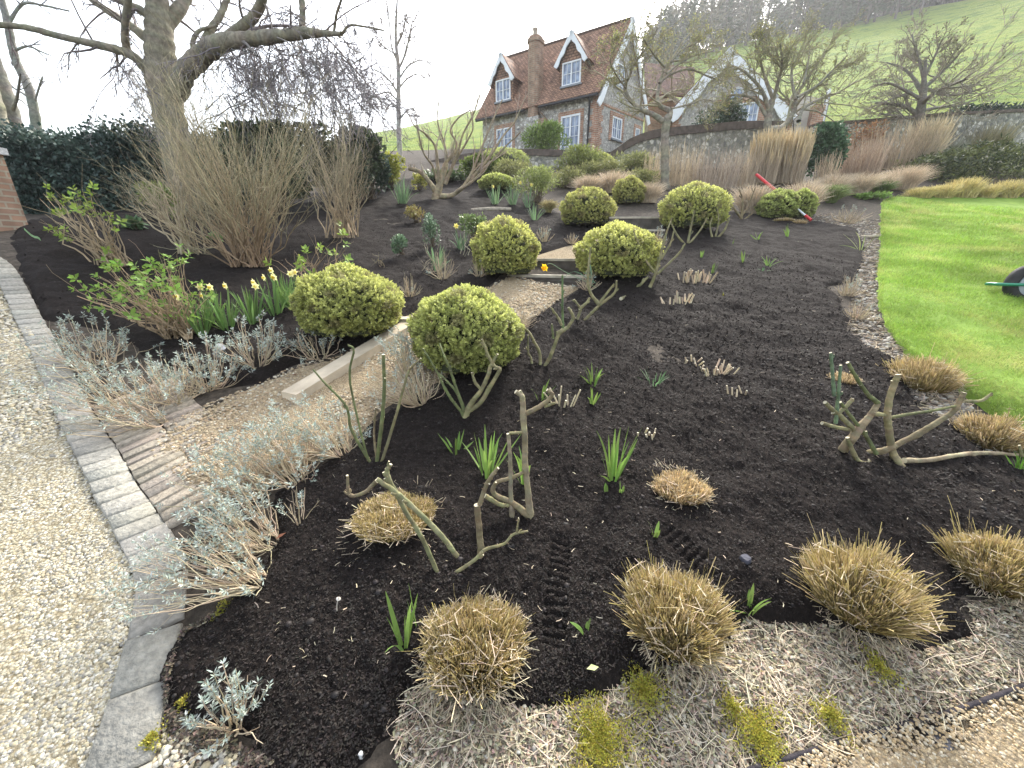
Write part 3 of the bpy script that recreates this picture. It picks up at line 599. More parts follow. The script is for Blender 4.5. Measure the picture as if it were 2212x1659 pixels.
window(house, GA, 1.12, 1.82, 2.9, 3.75, 0, 2, 2); window(house, GA, 1.12, 1.86, .85, 1.72, 0, 2, 2); surround(house, GA, 1.12, 1.86, .85, 1.72, .2)
window(house, GA, 3.05, 3.4, .95, 1.6, 0, 1, 2); surround(house, GA, 3.05, 3.4, .95, 1.6, .12, .03, .15)
b = MB(); pbox(b, GA, .3, Wd_-.02, 1.98, 2.08, -.01, .025); b.build('string_course', M_BRICK, house)
# annexe with the wide gable, porch and link
_o = ray(1575, 265)*19.0 + A(0, 0, EYE); AX = Plane(_o, hdir(110))
an = thing('gabled_annexe', _o, 'flint annexe with wide white bargeboarded gable and round brick window behind trees', 'house')
def axp(px, py, o=0): a, h = AX.ah(px, py, o); return AX.P(a, h, o)
wl = [axp(1453, 330), axp(1713, 330), axp(1713, 244), axp(1577, 112), axp(1453, 243)]; b = MB(); slab(b, wl, 5, -AX.n); b.build('wall', M_FLINT2, an)
b = MB()
for pa, pb in (((1577, 106), (1440, 252)), ((1577, 106), (1722, 252))):
    p0 = axp(*pa, .2); p1 = axp(*pb, .2); p = [p0, p1, p1-AX.n*5.5, p0-AX.n*5.5]; nn = np.cross(p[1]-p[0], p[2]-p[0]); slab(b, p, .09, nn if nn[2] > 0 else -nn)
    bargeboard(an, p1+UP*.03+AX.n*.01, p0+UP*.08+AX.n*.01, AX.n, .46, .06)
b.build('roof', M_DTILE, an)
a0, h0 = AX.ah(1592, 206); b = MB(); th = np.linspace(0, 2*PI, 25)[:-1]; rr = .27
ring = lambda r, o: np.array([AX.P(a0+r*math.cos(t), h0+r*math.sin(t)*1.15, o) for t in th])
for r0, r1, o0, o1, nm, mt in ((.28, .44, .03, .03, 'brick_ring', M_BRICK), (.22, .29, .05, .05, 'window', M_WHITE)):
    q = MB(); i0, i1 = ring(r0, o0), ring(r1, o1); j0, j1 = ring(r0, -.02), ring(r1, -.02); K = 24; i = np.arange(K); j = (i+1) % K
    q.add(np.concatenate([i0, i1, j0, j1]), np.concatenate([np.stack([i, j, j+K, i+K], -1), np.stack([i, j, j+2*K, i+2*K], -1), np.stack([i+K, j+K, j+3*K, i+3*K], -1)]), uv=np.tile(np.stack([th*.35, th*0+.01], -1), (4, 1))+A(.01, 0)); wo_ = q.build(nm, mt, an)
q = MB(); quad(q, ring(.23, .02)); q.build('pane', M_GLASS, wo_)
a0, h1 = AX.ah(1562, 228); a1, _ = AX.ah(1640, 228); _, h0 = AX.ah(1600, 275); window(an, AX, a0, a1, h0, h1, .0, 4, 2); surround(an, AX, a0, a1, h0, h1, .3, .03, .24)
a0, _ = AX.ah(1453, 260); a1, _ = AX.ah(1713, 260); _, ht = AX.ah(1453, 246); quoin(an, AX, a0+.005, a0+.3, -1.2, ht); quoin(an, AX, a1-.005, a1-.35, -1.2, ht)
b = MB(); slab(b, [axp(1715, 330, -.6), axp(1768, 330, -.6), axp(1768, 212, -.6), axp(1715, 200, -.6)], 3, -AX.n); b.build('side_wing', M_REND, an)
a0, h0 = AX.ah(1768, 290, -.55); _, h1 = AX.ah(1768, 196, -.55); b = MB(); pbox(b, AX, a0, a0+.09, h0, h1, -.7, -.45); b.build('corner_board', M_WHITE, an)
a2, _ = AX.ah(1738, 290, -.6); quoin(an, AX, a2, a2+.35, h0-.3, h0+1.1, -.56)
b = MB(); pbox(b, AX, a2+.7, a0-.05, h0+.3, h1-.1, -.59, -.54); b.build('side_panel', M_LEAD, an)
b = MB(); p = [axp(1392, 206, -.4), axp(1500, 212, -.4), axp(1500, 150, -3), axp(1392, 140, -3)]; slab(b, p, .1, UP); b.build('link_roof', M_DTILE, an)
b = MB(); slab(b, [axp(1392, 320, -.9), axp(1460, 320, -.9), axp(1460, 208, -.9), axp(1392, 206, -.9)], 1, -AX.n); b.build('porch_wall', M_OLDB, an)
b = MB()
def beam(p0, p1, w_=.13):
    t = nrm(p1-p0); s = nrm(np.cross(t, AX.n)); q = np.array([p0-s*w_/2, p0+s*w_/2, p1+s*w_/2, p1-s*w_/2]); slab(b, q, w_, AX.n)
for pa, pb in (((1389, 230), (1422, 188)), ((1422, 188), (1468, 228)), ((1403, 225), (1453, 215)), ((1397, 232), (1396, 300)), ((1436, 200), (1468, 222))): beam(axp(*pa, -.2+.01*pb[0]/400), axp(*pb, -.2+.01*pb[0]/400))
b.build('porch_frame', M_OAK, an)
# garden walls
def wall(name, pts, label, mat, th=.42, cope=.11, copem=None, down=1.8):
    top = np.array([W(*p) for p in pts]); top = spline(top, 40); o = thing(name, A(top[0][0], top[0][1], T(top[0][0], top[0][1])), label, 'wall')
    b, c = MB(), MB(); t = nrm(np.gradient(top[:, :2], axis=0)); n = np.stack([t[:, 1], -t[:, 0]], -1); n = np.where((n[:, 1:2] > 0), -n, n); n = np.concatenate([n, np.zeros((len(n), 1))], 1)
    L = np.concatenate([[0], np.cumsum(np.linalg.norm(np.diff(top, axis=0), axis=1))]); bk = top - n*th
    for i in range(len(top)-1):
        f0, f1 = top[i]-UP*cope, top[i+1]-UP*cope; z0, z1 = f0[2]-down, f1[2]-down
        quad(b, [A(*f0[:2], z0), A(*f1[:2], z1), f1, f0], [(L[i]+.01, z0), (L[i+1]+.01, z1), (L[i+1]+.01, f1[2]), (L[i]+.01, f0[2])])
        g0, g1 = bk[i]-UP*cope, bk[i+1]-UP*cope; quad(b, [A(*g1[:2], z1), A(*g0[:2], z0), g0, g1], [(L[i+1]+.01, z1), (L[i]+.01, z0), (L[i]+.01, g0[2]), (L[i+1]+.01, g1[2])])
        a, d = .05, A(0, 0, cope); lo0, lo1, hi0, hi1 = top[i]+n[i]*a-d, top[i+1]+n[i+1]*a-d, top[i]+n[i]*a, top[i+1]+n[i+1]*a
        l0, l1, k0, k1 = bk[i]-n[i]*a-d, bk[i+1]-n[i+1]*a-d, bk[i]-n[i]*a, bk[i+1]-n[i+1]*a
        for q in ([lo0, lo1, hi1, hi0], [hi0, hi1, k1, k0], [k0, k1, l1, l0], [l0, l1, lo1, lo0]): quad(c, q)
    for i in (0, -1):
        f0, g0 = top[i]-UP*cope, bk[i]-UP*cope; quad(b, [f0, g0, g0-UP*down, f0-UP*down]); quad(c, [top[i]+n[i]*.05-UP*cope, top[i]+n[i]*.05, bk[i]-n[i]*.05, bk[i]-n[i]*.05-UP*cope])
    b.build('stonework', mat, o); c.build('coping', copem or M_COPE, o); return o
M_WFL = flint_mat('wall_flint', 8, ((0, (.13, .13, .12)), (.5, (.31, .30, .26)), (.8, (.5, .47, .42)), (1, (.72, .69, .62))), (.25, .24, .19))
wall('curved_wall', [(1318, 330, 15), (1342, 314, 14.9), (1365, 298, 14.8), (1402, 284, 14.8), (1445, 276, 14.9), (1520, 269, 15.2), (1610, 262, 15.8), (1700, 262, 16.4)], 'curved flint retaining wall with dark coping sweeping up beside the cottage gable', M_WFL, cope=.24)
wall('boundary_wall', [(1768, 264, 16.8), (1860, 259, 17), (1960, 250, 17.2), (2060, 243, 17.4), (2240, 234, 17.8), (2420, 224, 18.2)], 'long flint wall below the green hillside behind the far grasses', M_WFL, cope=.1)
wall('low_wall', [(903, 354, 17.5), (960, 342, 17), (1050, 326, 16.5), (1130, 322, 15.9), (1240, 326, 15.4), (1300, 333, 15.1)], 'low flint wall with dark coping under the cottage front', M_WFL, cope=.2)
# brick gate pillar
pb_ = G(64, 493); PL = Plane(pb_, hdir(-78)); k_ = mpp(pb_[1], 430)
pil = thing('gate_pillar', pb_, 'weathered red brick gate pillar beside the drive', 'pillar')
_, ph = PL.ah(4, 335); b = MB(); pbox(b, PL, 0, .6, -.3, ph, 0, .6); b.build('shaft', M_OLDB, pil)
b = MB(); pbox(b, PL, -.04, .64, ph, ph+.08, -.04, .64); b.build('cap', M_STONE, pil)
# steps of the garden path: risers with gravel treads
M_RISE = flat_mat('step_stone', (.085, .073, .062), .9, .45, 7, .6, 30); M_TIM = flat_mat('timber', (.50, .42, .31), .85, .3, 5, .5, 30)
M_COPS = flat_mat('pale_stone', (.40, .36, .29), .9, .3, 9, .5, 30)
def step(l, r, Yl, Yr, foot, tread, label, back=None):
    """riser whose top edge runs from photo point l to r at Yl, Yr metres; foot = photo height of its foot; gravel tread behind"""
    p0, p1 = W(*l, Yl), W(*r, Yr); zt = (p0[2]+p1[2])/2; p0[2] = p1[2] = zt; zb = W(l[0], foot, Yl)[2]-.06
    d = p1-p0; e = d/np.linalg.norm(d); n = A(e[1], -e[0], 0); n = n if n[1] < 0 else -n
    o = thing('garden_step', A(p0[0], p0[1], zb), label, 'step', 'steps of the gravel path'); b = MB(); t_ = .10
    q = [A(*p[:2], z) - n*t_ for p, z in ((p0, zb), (p1, zb), (p1, zt), (p0, zt))]; slab(b, q, t_, n); b.build('riser', M_RISE, o)
    q = [p0-n*t_-UP*.01, p1-n*t_-UP*.01, p1-n*(t_+tread)-UP*.01, p0-n*(t_+tread)-UP*.01]; b = MB()
    if back: q = [p0-n*t_-UP*.01, p1-n*t_-UP*.01, W(*back[1]), W(*back[0])]
    slab(b, q, -.06, UP); b.build('tread', M_PATH, o)
    b = MB(); q = [p0+n*.012+UP*.004, p1+n*.012+UP*.004, p1-n*.13+UP*.004, p0-n*.13+UP*.004]; slab(b, q, -.03, UP); b.build('nosing', M_COPS, o)
step((1096, 588), (1270, 602), 4.95, 4.70, 618, .38, 'wide stained riser of the lowest step, above the gravel landing')
step((1128, 554), (1275, 565), 5.42, 5.15, 582, 1.5, 'second step behind the yellow daffodil, with a deep pale gravel tread', ((1262, 520, 6.7), (1350, 512, 6.6)))
step((1318, 493), (1436, 499), 6.9, 6.85, 510, .4, 'dark brick riser between two clipped balls, lower of the upper pair')
step((1316, 467), (1436, 470), 7.4, 7.35, 490, 1.3, 'topmost step capped in pale stone, between two clipped balls')
step((852, 690), (910, 690), 3.55, 3.5, 722, .5, 'short dark step end beside the front left clipped ball')
bp = np.array([GS(628, 872), GS(905, 700)]); bp = bp + A(0, 0, .075)
o = thing('path_board', bp[0], 'long pale timber board edging the path between the lavenders', 'board'); b = MB(); d = bp[1]-bp[0]; s = nrm(np.cross(d, UP)); q = [bp[0]-s*.075, bp[1]-s*.075, bp[1]+s*.075, bp[0]+s*.075]
slab(b, q, .13, -UP); b.build('plank', M_TIM, o)
c0, c1 = G(1018, 458), G(1104, 456); b = MB(); tubes(b, [spline([c0+UP*.03, (c0+c1)/2+UP*.05, c1+UP*.03], 8)], [np.full(8, .045)], 7, (.36, .31, .24), (.5, .44, .33)); tag(b.build('log_edging', M_BARK, smooth=False), 'pale weathered log lying along the upper mulch', 'log')
# ------------------------------------------------------------------ plants: makers
def seed(*k): return np.random.default_rng(abs(hash(tuple(int(v*10) for v in k))) % 2**32)
def ground_at(px, py): p = G(px, py); p[2] = float(zs(A(p[0]), A(p[1]))[0]); return p
def clipped_ball(px, py, wpx, top, label, n=3200, lean=0, pal=None, lf=.016):
    """clipped dome: photo foot (px,py), width and top; leafy sprigs over twigs and a solid dark core"""
    rng = seed(px, py, 1); f = ground_at(px, py); wpx = wpx/math.sqrt(1+((px-1106)/F_PX)**2); r = wpx/2*mpp(f[1], py)*1.06
    c = f + A(0, r*.36, 0); c[0] *= (f[1]+r*.36)/f[1]; c[2] = float(zs(A(c[0]), A(c[1]))[0]); r = wpx/2*mpp(c[1], py-wpx*.4)
    ht = W(px, top, c[1])[2]-c[2]; o = thing('clipped_ball', c, label, 'shrub', 'clipped golden ball shrubs')
    d = rdir(rng, int(n*1.75)); d = d[d[:, 2] > -.75][:n]; n = len(d)
    lump = 1 + .07*np.sin(d[:, 0]*5+px)*np.sin(d[:, 1]*6+1) + .05*np.sin(d[:, 2]*9+d[:, 0]*7)
    cz = ht*.42; rad = A(r, r, 1); sx = d*rad; sz = np.where(d[:, 2] > 0, d[:, 2]*(ht-cz), d[:, 2]*cz*1.25)
    dep = 1 - rng.beta(1, 3.2, n)*.22; S = np.stack([sx[:, 0]*lump*dep, sx[:, 1]*lump*dep, cz + sz*np.where(d[:, 2] > 0, lump, 1)*dep], -1)
    k = S[:, 2] > .015; S, d, dep = S[k], d[k], dep[k]; n = len(S); S[:, 0] += lean*S[:, 2]
    ax = nrm(d + A(0, 0, .4) + rng.normal(size=(n, 3))*.42); K = 9
    ang = (np.arange(K)*2.4)[None] + rng.uniform(0, 6, (n, 1)); a = nrm(np.cross(ax, rdir(rng, n))); b_ = np.cross(ax, a)
    lv = np.linspace(0, 1, K)[None, :, None]; out = a[:, None]*np.cos(ang)[..., None] + b_[:, None]*np.sin(ang)[..., None]
    dd = nrm(out*(1.3-.7*lv) + ax[:, None]*(.3+.7*lv)); sc = 1.1*lf*(c[1]/3.2)**.35
    base = S[:, None] + ax[:, None]*(lv-.7)*sc*1.9
    topness = np.clip(S[:, 2]/ht, 0, 1); fresh = np.clip((dep-.86)/.14, 0, 1)*.55 + topness*.5 + rng.uniform(-.25, .25, n)  # fresh tips yellow-green; low and deep leaves darker, shade put into their colour
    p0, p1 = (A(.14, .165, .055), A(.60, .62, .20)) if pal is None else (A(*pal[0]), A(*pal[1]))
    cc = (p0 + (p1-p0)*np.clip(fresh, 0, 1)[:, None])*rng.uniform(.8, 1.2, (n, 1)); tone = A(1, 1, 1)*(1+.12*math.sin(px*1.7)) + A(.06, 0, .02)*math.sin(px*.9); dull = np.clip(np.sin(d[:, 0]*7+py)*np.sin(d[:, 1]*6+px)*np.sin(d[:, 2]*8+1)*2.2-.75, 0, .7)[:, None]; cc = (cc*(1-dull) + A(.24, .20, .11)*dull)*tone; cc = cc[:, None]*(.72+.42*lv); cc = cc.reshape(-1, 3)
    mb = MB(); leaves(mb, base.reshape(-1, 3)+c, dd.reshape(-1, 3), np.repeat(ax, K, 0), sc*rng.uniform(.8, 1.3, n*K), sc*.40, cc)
    mb.build('foliage', M_LEAF, o)
    m = 150; d2 = rdir(rng, m); d2[:, 2] = np.abs(d2[:, 2])*.9+.05; e = c + np.stack([d2[:, 0]*r*.88, d2[:, 1]*r*.88, .05+d2[:, 2]*ht*.82], -1)
    P = c + (e-c)[:, None]*np.linspace(.05, 1, 4)[None, :, None]; mb = MB(); tubes(mb, P, np.linspace(.008, .003, 4)[None].repeat(m, 0), 3, (.16, .13, .09)); mb.build('twigs', M_TWIG, o)
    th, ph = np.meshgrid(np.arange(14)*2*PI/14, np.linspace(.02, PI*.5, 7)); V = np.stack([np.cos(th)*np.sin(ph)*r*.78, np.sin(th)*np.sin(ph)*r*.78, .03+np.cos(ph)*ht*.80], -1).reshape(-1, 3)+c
    q = [[i*14+j, i*14+(j+1) % 14, (i+1)*14+(j+1) % 14, (i+1)*14+j] for i in range(6) for j in range(14)]; mb = MB(); mb.add(V, q, (.03, .035, .014)); mb.build('dark_core', M_TWIG, o)  # solid dark dome keeps the ball opaque, coloured as its shaded inside
    return o
def tussock(px, py, wpx, top, label, n=2300, cat='grass tussock', green=.35, lean=(0, 0), pale=1., spread=1.):
    rng = seed(px, py, 2); f = ground_at(px, py); wpx = wpx/math.sqrt(1+((px-1106)/F_PX)**2); r = wpx/2*mpp(f[1], py)*1.02; c = f + A(0, r*.55, 0); c[0] *= c[1]/f[1]; c[2] = float(zs(A(c[0]), A(c[1]))[0])
    r = wpx/2*mpp(c[1], (py+top)/2); ht = max(W(px, top, c[1]+r*.3)[2]-c[2], .06)*1.02
    a = rng.uniform(0, 2*PI, n); q = np.sqrt(rng.uniform(0, 1, n)); R0 = r*.74*q; b0 = c + np.stack([np.cos(a)*R0, np.sin(a)*R0, np.zeros(n)-.01], -1)
    tl = q**1.3*.52*spread + rng.normal(size=n)*.15; a2 = a + rng.normal(size=n)*.35
    d = nrm(np.stack([np.cos(a2)*np.sin(tl)+lean[0], np.sin(a2)*np.sin(tl)+lean[1], np.cos(tl)], -1)); sk = 1-rng.beta(1, 2.2, n)*.5
    L = ht*np.sqrt(np.clip(1.06-(q*.93)**2, .06, 1))/np.maximum(np.cos(tl), .6)*sk*(1+.10*np.sin(a*3+px)+.08*np.sin(a*5+py))*.96; bend = rng.normal(size=(n, 3))*.05 + d*0; bend[:, 2] -= .05*q
    stray = rng.uniform(0, 1, n) < .035; L = np.where(stray, L*1.08, L); bend[stray] += rng.normal(size=(int(stray.sum()), 3))*.25
    t = np.linspace(0, 1, 4)[None, :, None]; P = b0[:, None] + d[:, None]*t*L[:, None, None] + bend[:, None]*t*t*L[:, None, None]
    w0 = rng.uniform(.0009, .0021, n)*(1 if c[1] < 2 else 1.5); g = np.clip(rng.normal(green, .25, n), 0, 1)[:, None]
    lo = (A(.25, .22, .045)*g + A(.30, .20, .10)*(1-g)); hi = (A(.44, .37, .12)*g + A(.60, .46, .28)*(1-g))*pale
    col = np.stack([lo*.8, lo, (lo+hi)/2, hi*1.1], 1)*rng.uniform(.45, 1.3, (n, 1, 1))
    sv = nrm(np.cross(d, rdir(rng, n))); mb = MB(); strips(mb, P, w0[:, None]*A(1, 1, .9, .75)[None], sv, col)
    m = n//16; tp_ = P[rng.integers(0, n, m), 3]; d1 = rdir(rng, m)*A(1, 1, .35); strips(mb, tp_[:, None]+d1[:, None]*np.linspace(-.5, .5, 3)[None, :, None]*(rng.uniform(.2, .6, m)*r)[:, None, None]-UP*.01, np.full((m, 3), .0013), nrm(np.cross(d1, rdir(rng, m))), jit(rng, (.60, .50, .36), m, .3))
    m = n//14; aa = rng.uniform(0, 2*PI, m); rr = r*rng.uniform(.7, 1.0, m); b1 = c + np.stack([np.cos(aa)*rr, np.sin(aa)*rr, np.zeros(m)], -1); b1[:, 2] = gz(b1[:, 0], b1[:, 1])+.03+rng.uniform(0, ht*.25, m)
    d1 = nrm(np.stack([np.cos(aa), np.sin(aa), rng.uniform(-.5, .3, m)], -1)+rng.normal(size=(m, 3))*.5); P = b1[:, None] + d1[:, None]*np.linspace(0, 1, 3)[None, :, None]*(rng.uniform(.1, .25, m)*r)[:, None, None]
    strips(mb, P, np.full((m, 3), .0012), nrm(np.cross(d1, rdir(rng, m))), jit(rng, (.50, .42, .30), m, .3))
    return tag(mb.build('grass_tussock', M_STRAW, org=c), label, cat, 'cut back grass tussocks')
def lavender(px, py, wpx, hpx, label, lean=(0, 0), n=46, silver=1., woody=.5, gp='silver lavenders along the kerb and path', lf=1., sz=1.):
    """woody lavender: bare tan stems splaying from a crown, silver needle tufts at their ends"""
    rng = seed(px, py, 3); c = ground_at(px, py); m_ = mpp(c[1], py); R = wpx/2*m_; H = hpx*m_
    o = thing('lavender', c, label, 'lavender', gp); a = rng.uniform(0, 2*PI, n); q = rng.uniform(.15, 1, n)
    tip = c + np.stack([np.cos(a)*q*R + lean[0]*R, np.sin(a)*q*R + lean[1]*R, H*(1.0-.7*q**2)*rng.uniform(.55, 1.05, n)], -1)
    b0 = c + np.stack([np.cos(a)*R*.14, np.sin(a)*R*.14, np.zeros(n)-.01], -1); mid = (b0*.55+tip*.45); mid[:, 2] = b0[:, 2] + (tip[:, 2]-b0[:, 2])*rng.uniform(.15, .45, n); mid += rng.normal(size=(n, 3))*R*.08
    t = np.linspace(0, 1, 7)[None, :, None]; P = b0[:, None]*(1-t)**2 + 2*mid[:, None]*t*(1-t) + tip[:, None]*t*t + rng.normal(size=(n, 7, 3))*R*.022*np.sin(t*PI)
    P[..., 2] = np.maximum(P[..., 2], gz(P[..., 0], P[..., 1])+.012)
    r = rng.uniform(.0022, .0046, n)[:, None]*np.linspace(1, .38, 7)[None]*(.7+.3*c[1]/2)*sz; mb = MB()
    tubes(mb, P, r, 4, jit(rng, (.46, .37, .25), n, .3)); P2, r2 = grow(P, r, 2, .30, .6, 36, .35, rng, 4, .4, .12, .0010*sz); tubes(mb, P2, r2, 3, jit(rng, (.44, .37, .27), len(P2), .25)); mb.build('stems', M_TWIG, o)
    E = np.concatenate([P[:, -1], P2[:, -1]]); D = np.concatenate([P[:, -1]-P[:, -2], P2[:, -1]-P2[:, -2]]); k = rng.uniform(0, 1, len(E)) < silver*.8; E, D = E[k], nrm(nrm(D[k])+A(0, 0, .35)); M = len(E)
    if M:
        K = 13; an = rng.uniform(0, 6.3, (M, K)); av = nrm(np.cross(D, rdir(rng, M))); bv = np.cross(D, av); h = np.linspace(-1.1, .3, K)[None, :, None]
        s = .022*lf*(c[1]/1.6)**.35; dd = nrm((av[:, None]*np.cos(an)[..., None]+bv[:, None]*np.sin(an)[..., None])*(1-.25*h) + D[:, None]*(.75+.5*h))
        col = jit(rng, (.39, .44, .385), M*K, .3, .06); mb = MB(); leaves(mb, (E[:, None]+D[:, None]*h*s*.9).reshape(-1, 3), dd.reshape(-1, 3), rdir(rng, M*K), s*rng.uniform(.6, 1.1, M*K), s*.12, col); mb.build('leaves', M_GREY, o)
    return o
def strap_clump(name, px, py, hpx, spread, n, label, cat, col, width=.006, group=None, droop=.5, flowers=0, fcol=(.75, .70, .22), fsize=.03, outlean=1.):
    """clump of strap leaves (daffodil, iris): photo foot, height in photo units"""
    rng = seed(px, py, 4); c = ground_at(px, py); m_ = mpp(c[1], py); H = hpx*m_; R = spread*m_; a = rng.uniform(0, 2*PI, n)
    b0 = c + np.stack([np.cos(a)*R*.25, np.sin(a)*R*.25, np.zeros(n)-.015], -1)*1.0; tl = np.clip(np.abs(rng.normal(0, .33, n)), 0, 1)*outlean; L = H*rng.uniform(.6, 1.12, n)
    d = np.stack([np.cos(a)*np.sin(tl), np.sin(a)*np.sin(tl), np.cos(tl)], -1); hor = np.stack([np.cos(a), np.sin(a), np.zeros(n)], -1)
    t = np.linspace(0, 1, 7)[None, :, None]; dr = (rng.uniform(0, 1, n)**2*droop)[:, None, None]
    P = b0[:, None] + d[:, None]*t*L[:, None, None] + (hor[:, None]*.6-UP*.55)*dr*(t**2.4)*L[:, None, None]
    wd = width*rng.uniform(.75, 1.2, n)[:, None]*A(.8, 1, 1, .95, .85, .6, .12)[None]; sv = nrm(np.cross(d, hor+rng.normal(size=(n, 3))*.5+A(0, .01, 0)))
    cc = jit(rng, col, n, .25, .08)[:, None]*np.linspace(1.15, .9, 7)[None, :, None]
    mb = MB(); strips(mb, P, wd, sv, cc)
    if not flowers: return tag(mb.build(name, M_BLADE, org=c), label, cat, group)
    o = thing(name, c, label, cat, group); mb.build('leaves', M_BLADE, o)
    for k in range(flowers):
        a_ = rng.uniform(0, 6.3); tp = c + A(math.cos(a_)*R*.7, math.sin(a_)*R*.7, H*rng.uniform(.85, 1.1)); face = nrm(A(rng.normal()*.7, -1, -.1)); flower(o, c+A(math.cos(a_)*R*.2, math.sin(a_)*R*.2, 0), tp, face, fsize, fcol, rng)
    return o
def flower(par, b0, tp, face, s, col, rng, bend=.5):
    mb = MB(); st = spline([b0, (b0+tp)/2+A(0, 0, .02), tp-A(0, 0, s*.2), tp+face*s*.3], 9); tubes(mb, [st], [np.full(9, s*.09)], 4, (.20, .30, .10)); mb.build('flower_stem', M_BLADE, par)
    u = nrm(np.cross(face, UP)); v = np.cross(u, face); an = np.arange(6)*PI/3+rng.uniform(0, 1); q = tp+face*s*.3
    dd = np.cos(an)[:, None]*u + np.sin(an)[:, None]*v + face*.15; mb = MB(); leaves(mb, np.repeat(q[None], 6, 0), dd, np.repeat(face[None], 6, 0), s, s*.3, jit(rng, col, 6, .08))
    K = 10; th = np.arange(K)*2*PI/K; rg = lambda r, h: q + np.outer(np.cos(th)*r, u) + np.outer(np.sin(th)*r, v) + face*h
    V = np.concatenate([rg(s*.2, .0), rg(s*.26, s*.35), rg(s*.36, s*.5)]); i = np.arange(K); j = (i+1) % K; f = np.concatenate([np.stack([i, j, j+K, i+K], -1), np.stack([i+K, j+K, j+2*K, i+2*K], -1)])
    mb.add(V, f, (col[0], col[1]*.86, col[2]*.3)); mb.build('flower', M_PETAL, par)
def canes(name, px, py, lines, label, cat='rose bush', group='pruned rose bushes', col=(.34, .33, .20), thorns=True, dY=None, cut=(.62, .56, .40)):
    """pruned plant from traced canes; each line: [(px,py,r_px[,dy metres])...] starting at its foot or on another cane"""
    rng = seed(px, py, 5); c = ground_at(px, py); m_ = mpp(c[1], py); o = thing(name, c, label, cat, group)
    for li, ln in enumerate(lines):
        cc = col
        if isinstance(ln, tuple): ln, cc = ln
        dy0 = rng.uniform(-.05, .05); n = 6*len(ln); ctl = []
        for k, p in enumerate(ln):
            dy = p[3] if len(p) > 3 else 0
            if dy == 'd': q = G(p[0], p[1]); q[2] = float(zs(A(q[0]), A(q[1]))[0])-.02
            elif dy == 'g': q = G(p[0], p[1]); q[2] = float(zs(A(q[0]), A(q[1]))[0])+.018
            else: q = W(p[0], p[1], c[1]+dy)
            ctl.append([*q, p[2]*m_])
        s = spline(ctl, n); P, r = s[:, :3], np.maximum(s[:, 3]*.78*np.linspace(1.1, .8, n), .0012); P[1:-1] += rng.normal(size=(n-2, 3))*r[1:-1, None]*.06
        kn = np.ones(n); kn[rng.integers(1, n-1, max(1, n//9))] = rng.uniform(1.06, 1.2); r = r*kn
        mb = MB(); cl = jit(rng, A(*cc)*A(.66,.62,.53), n, .18, .06)[None]; tubes(mb, P[None], r[None], 8, cl, cut)
        if thorns:
            for k in range(max(2, n//3)):
                i = rng.integers(1, n-1); t = nrm(P[i+1]-P[i-1]) if i < n-1 else UP; s_ = nrm(np.cross(t, rng.normal(size=3))); q = P[i]+s_*r[i]*.8; tubes(mb, [[q, q+s_*.007+t*.002]], [[.0022, .0003]], 4, (.30, .22, .14))
        for k in range(max(1, n//9)):
            i = rng.integers(n//3, n-1); t = nrm(P[i]-P[i-1]); s_ = nrm(np.cross(t, rng.normal(size=3))); l_ = rng.uniform(.005, .016)*max(1, c[1]/2.5); q = spline([P[i], P[i]+(s_*.7+t*.5)*l_, P[i]+(s_*.8+t*1.2)*l_*1.1], 5); tubes(mb, q[None], r[i]*np.linspace(.75, .5, 5)[None], 6, cl[:, :1].repeat(1, 0).reshape(1, 3), cut)
        mb.build('cane', M_BARK, o, smooth=False)
    return o
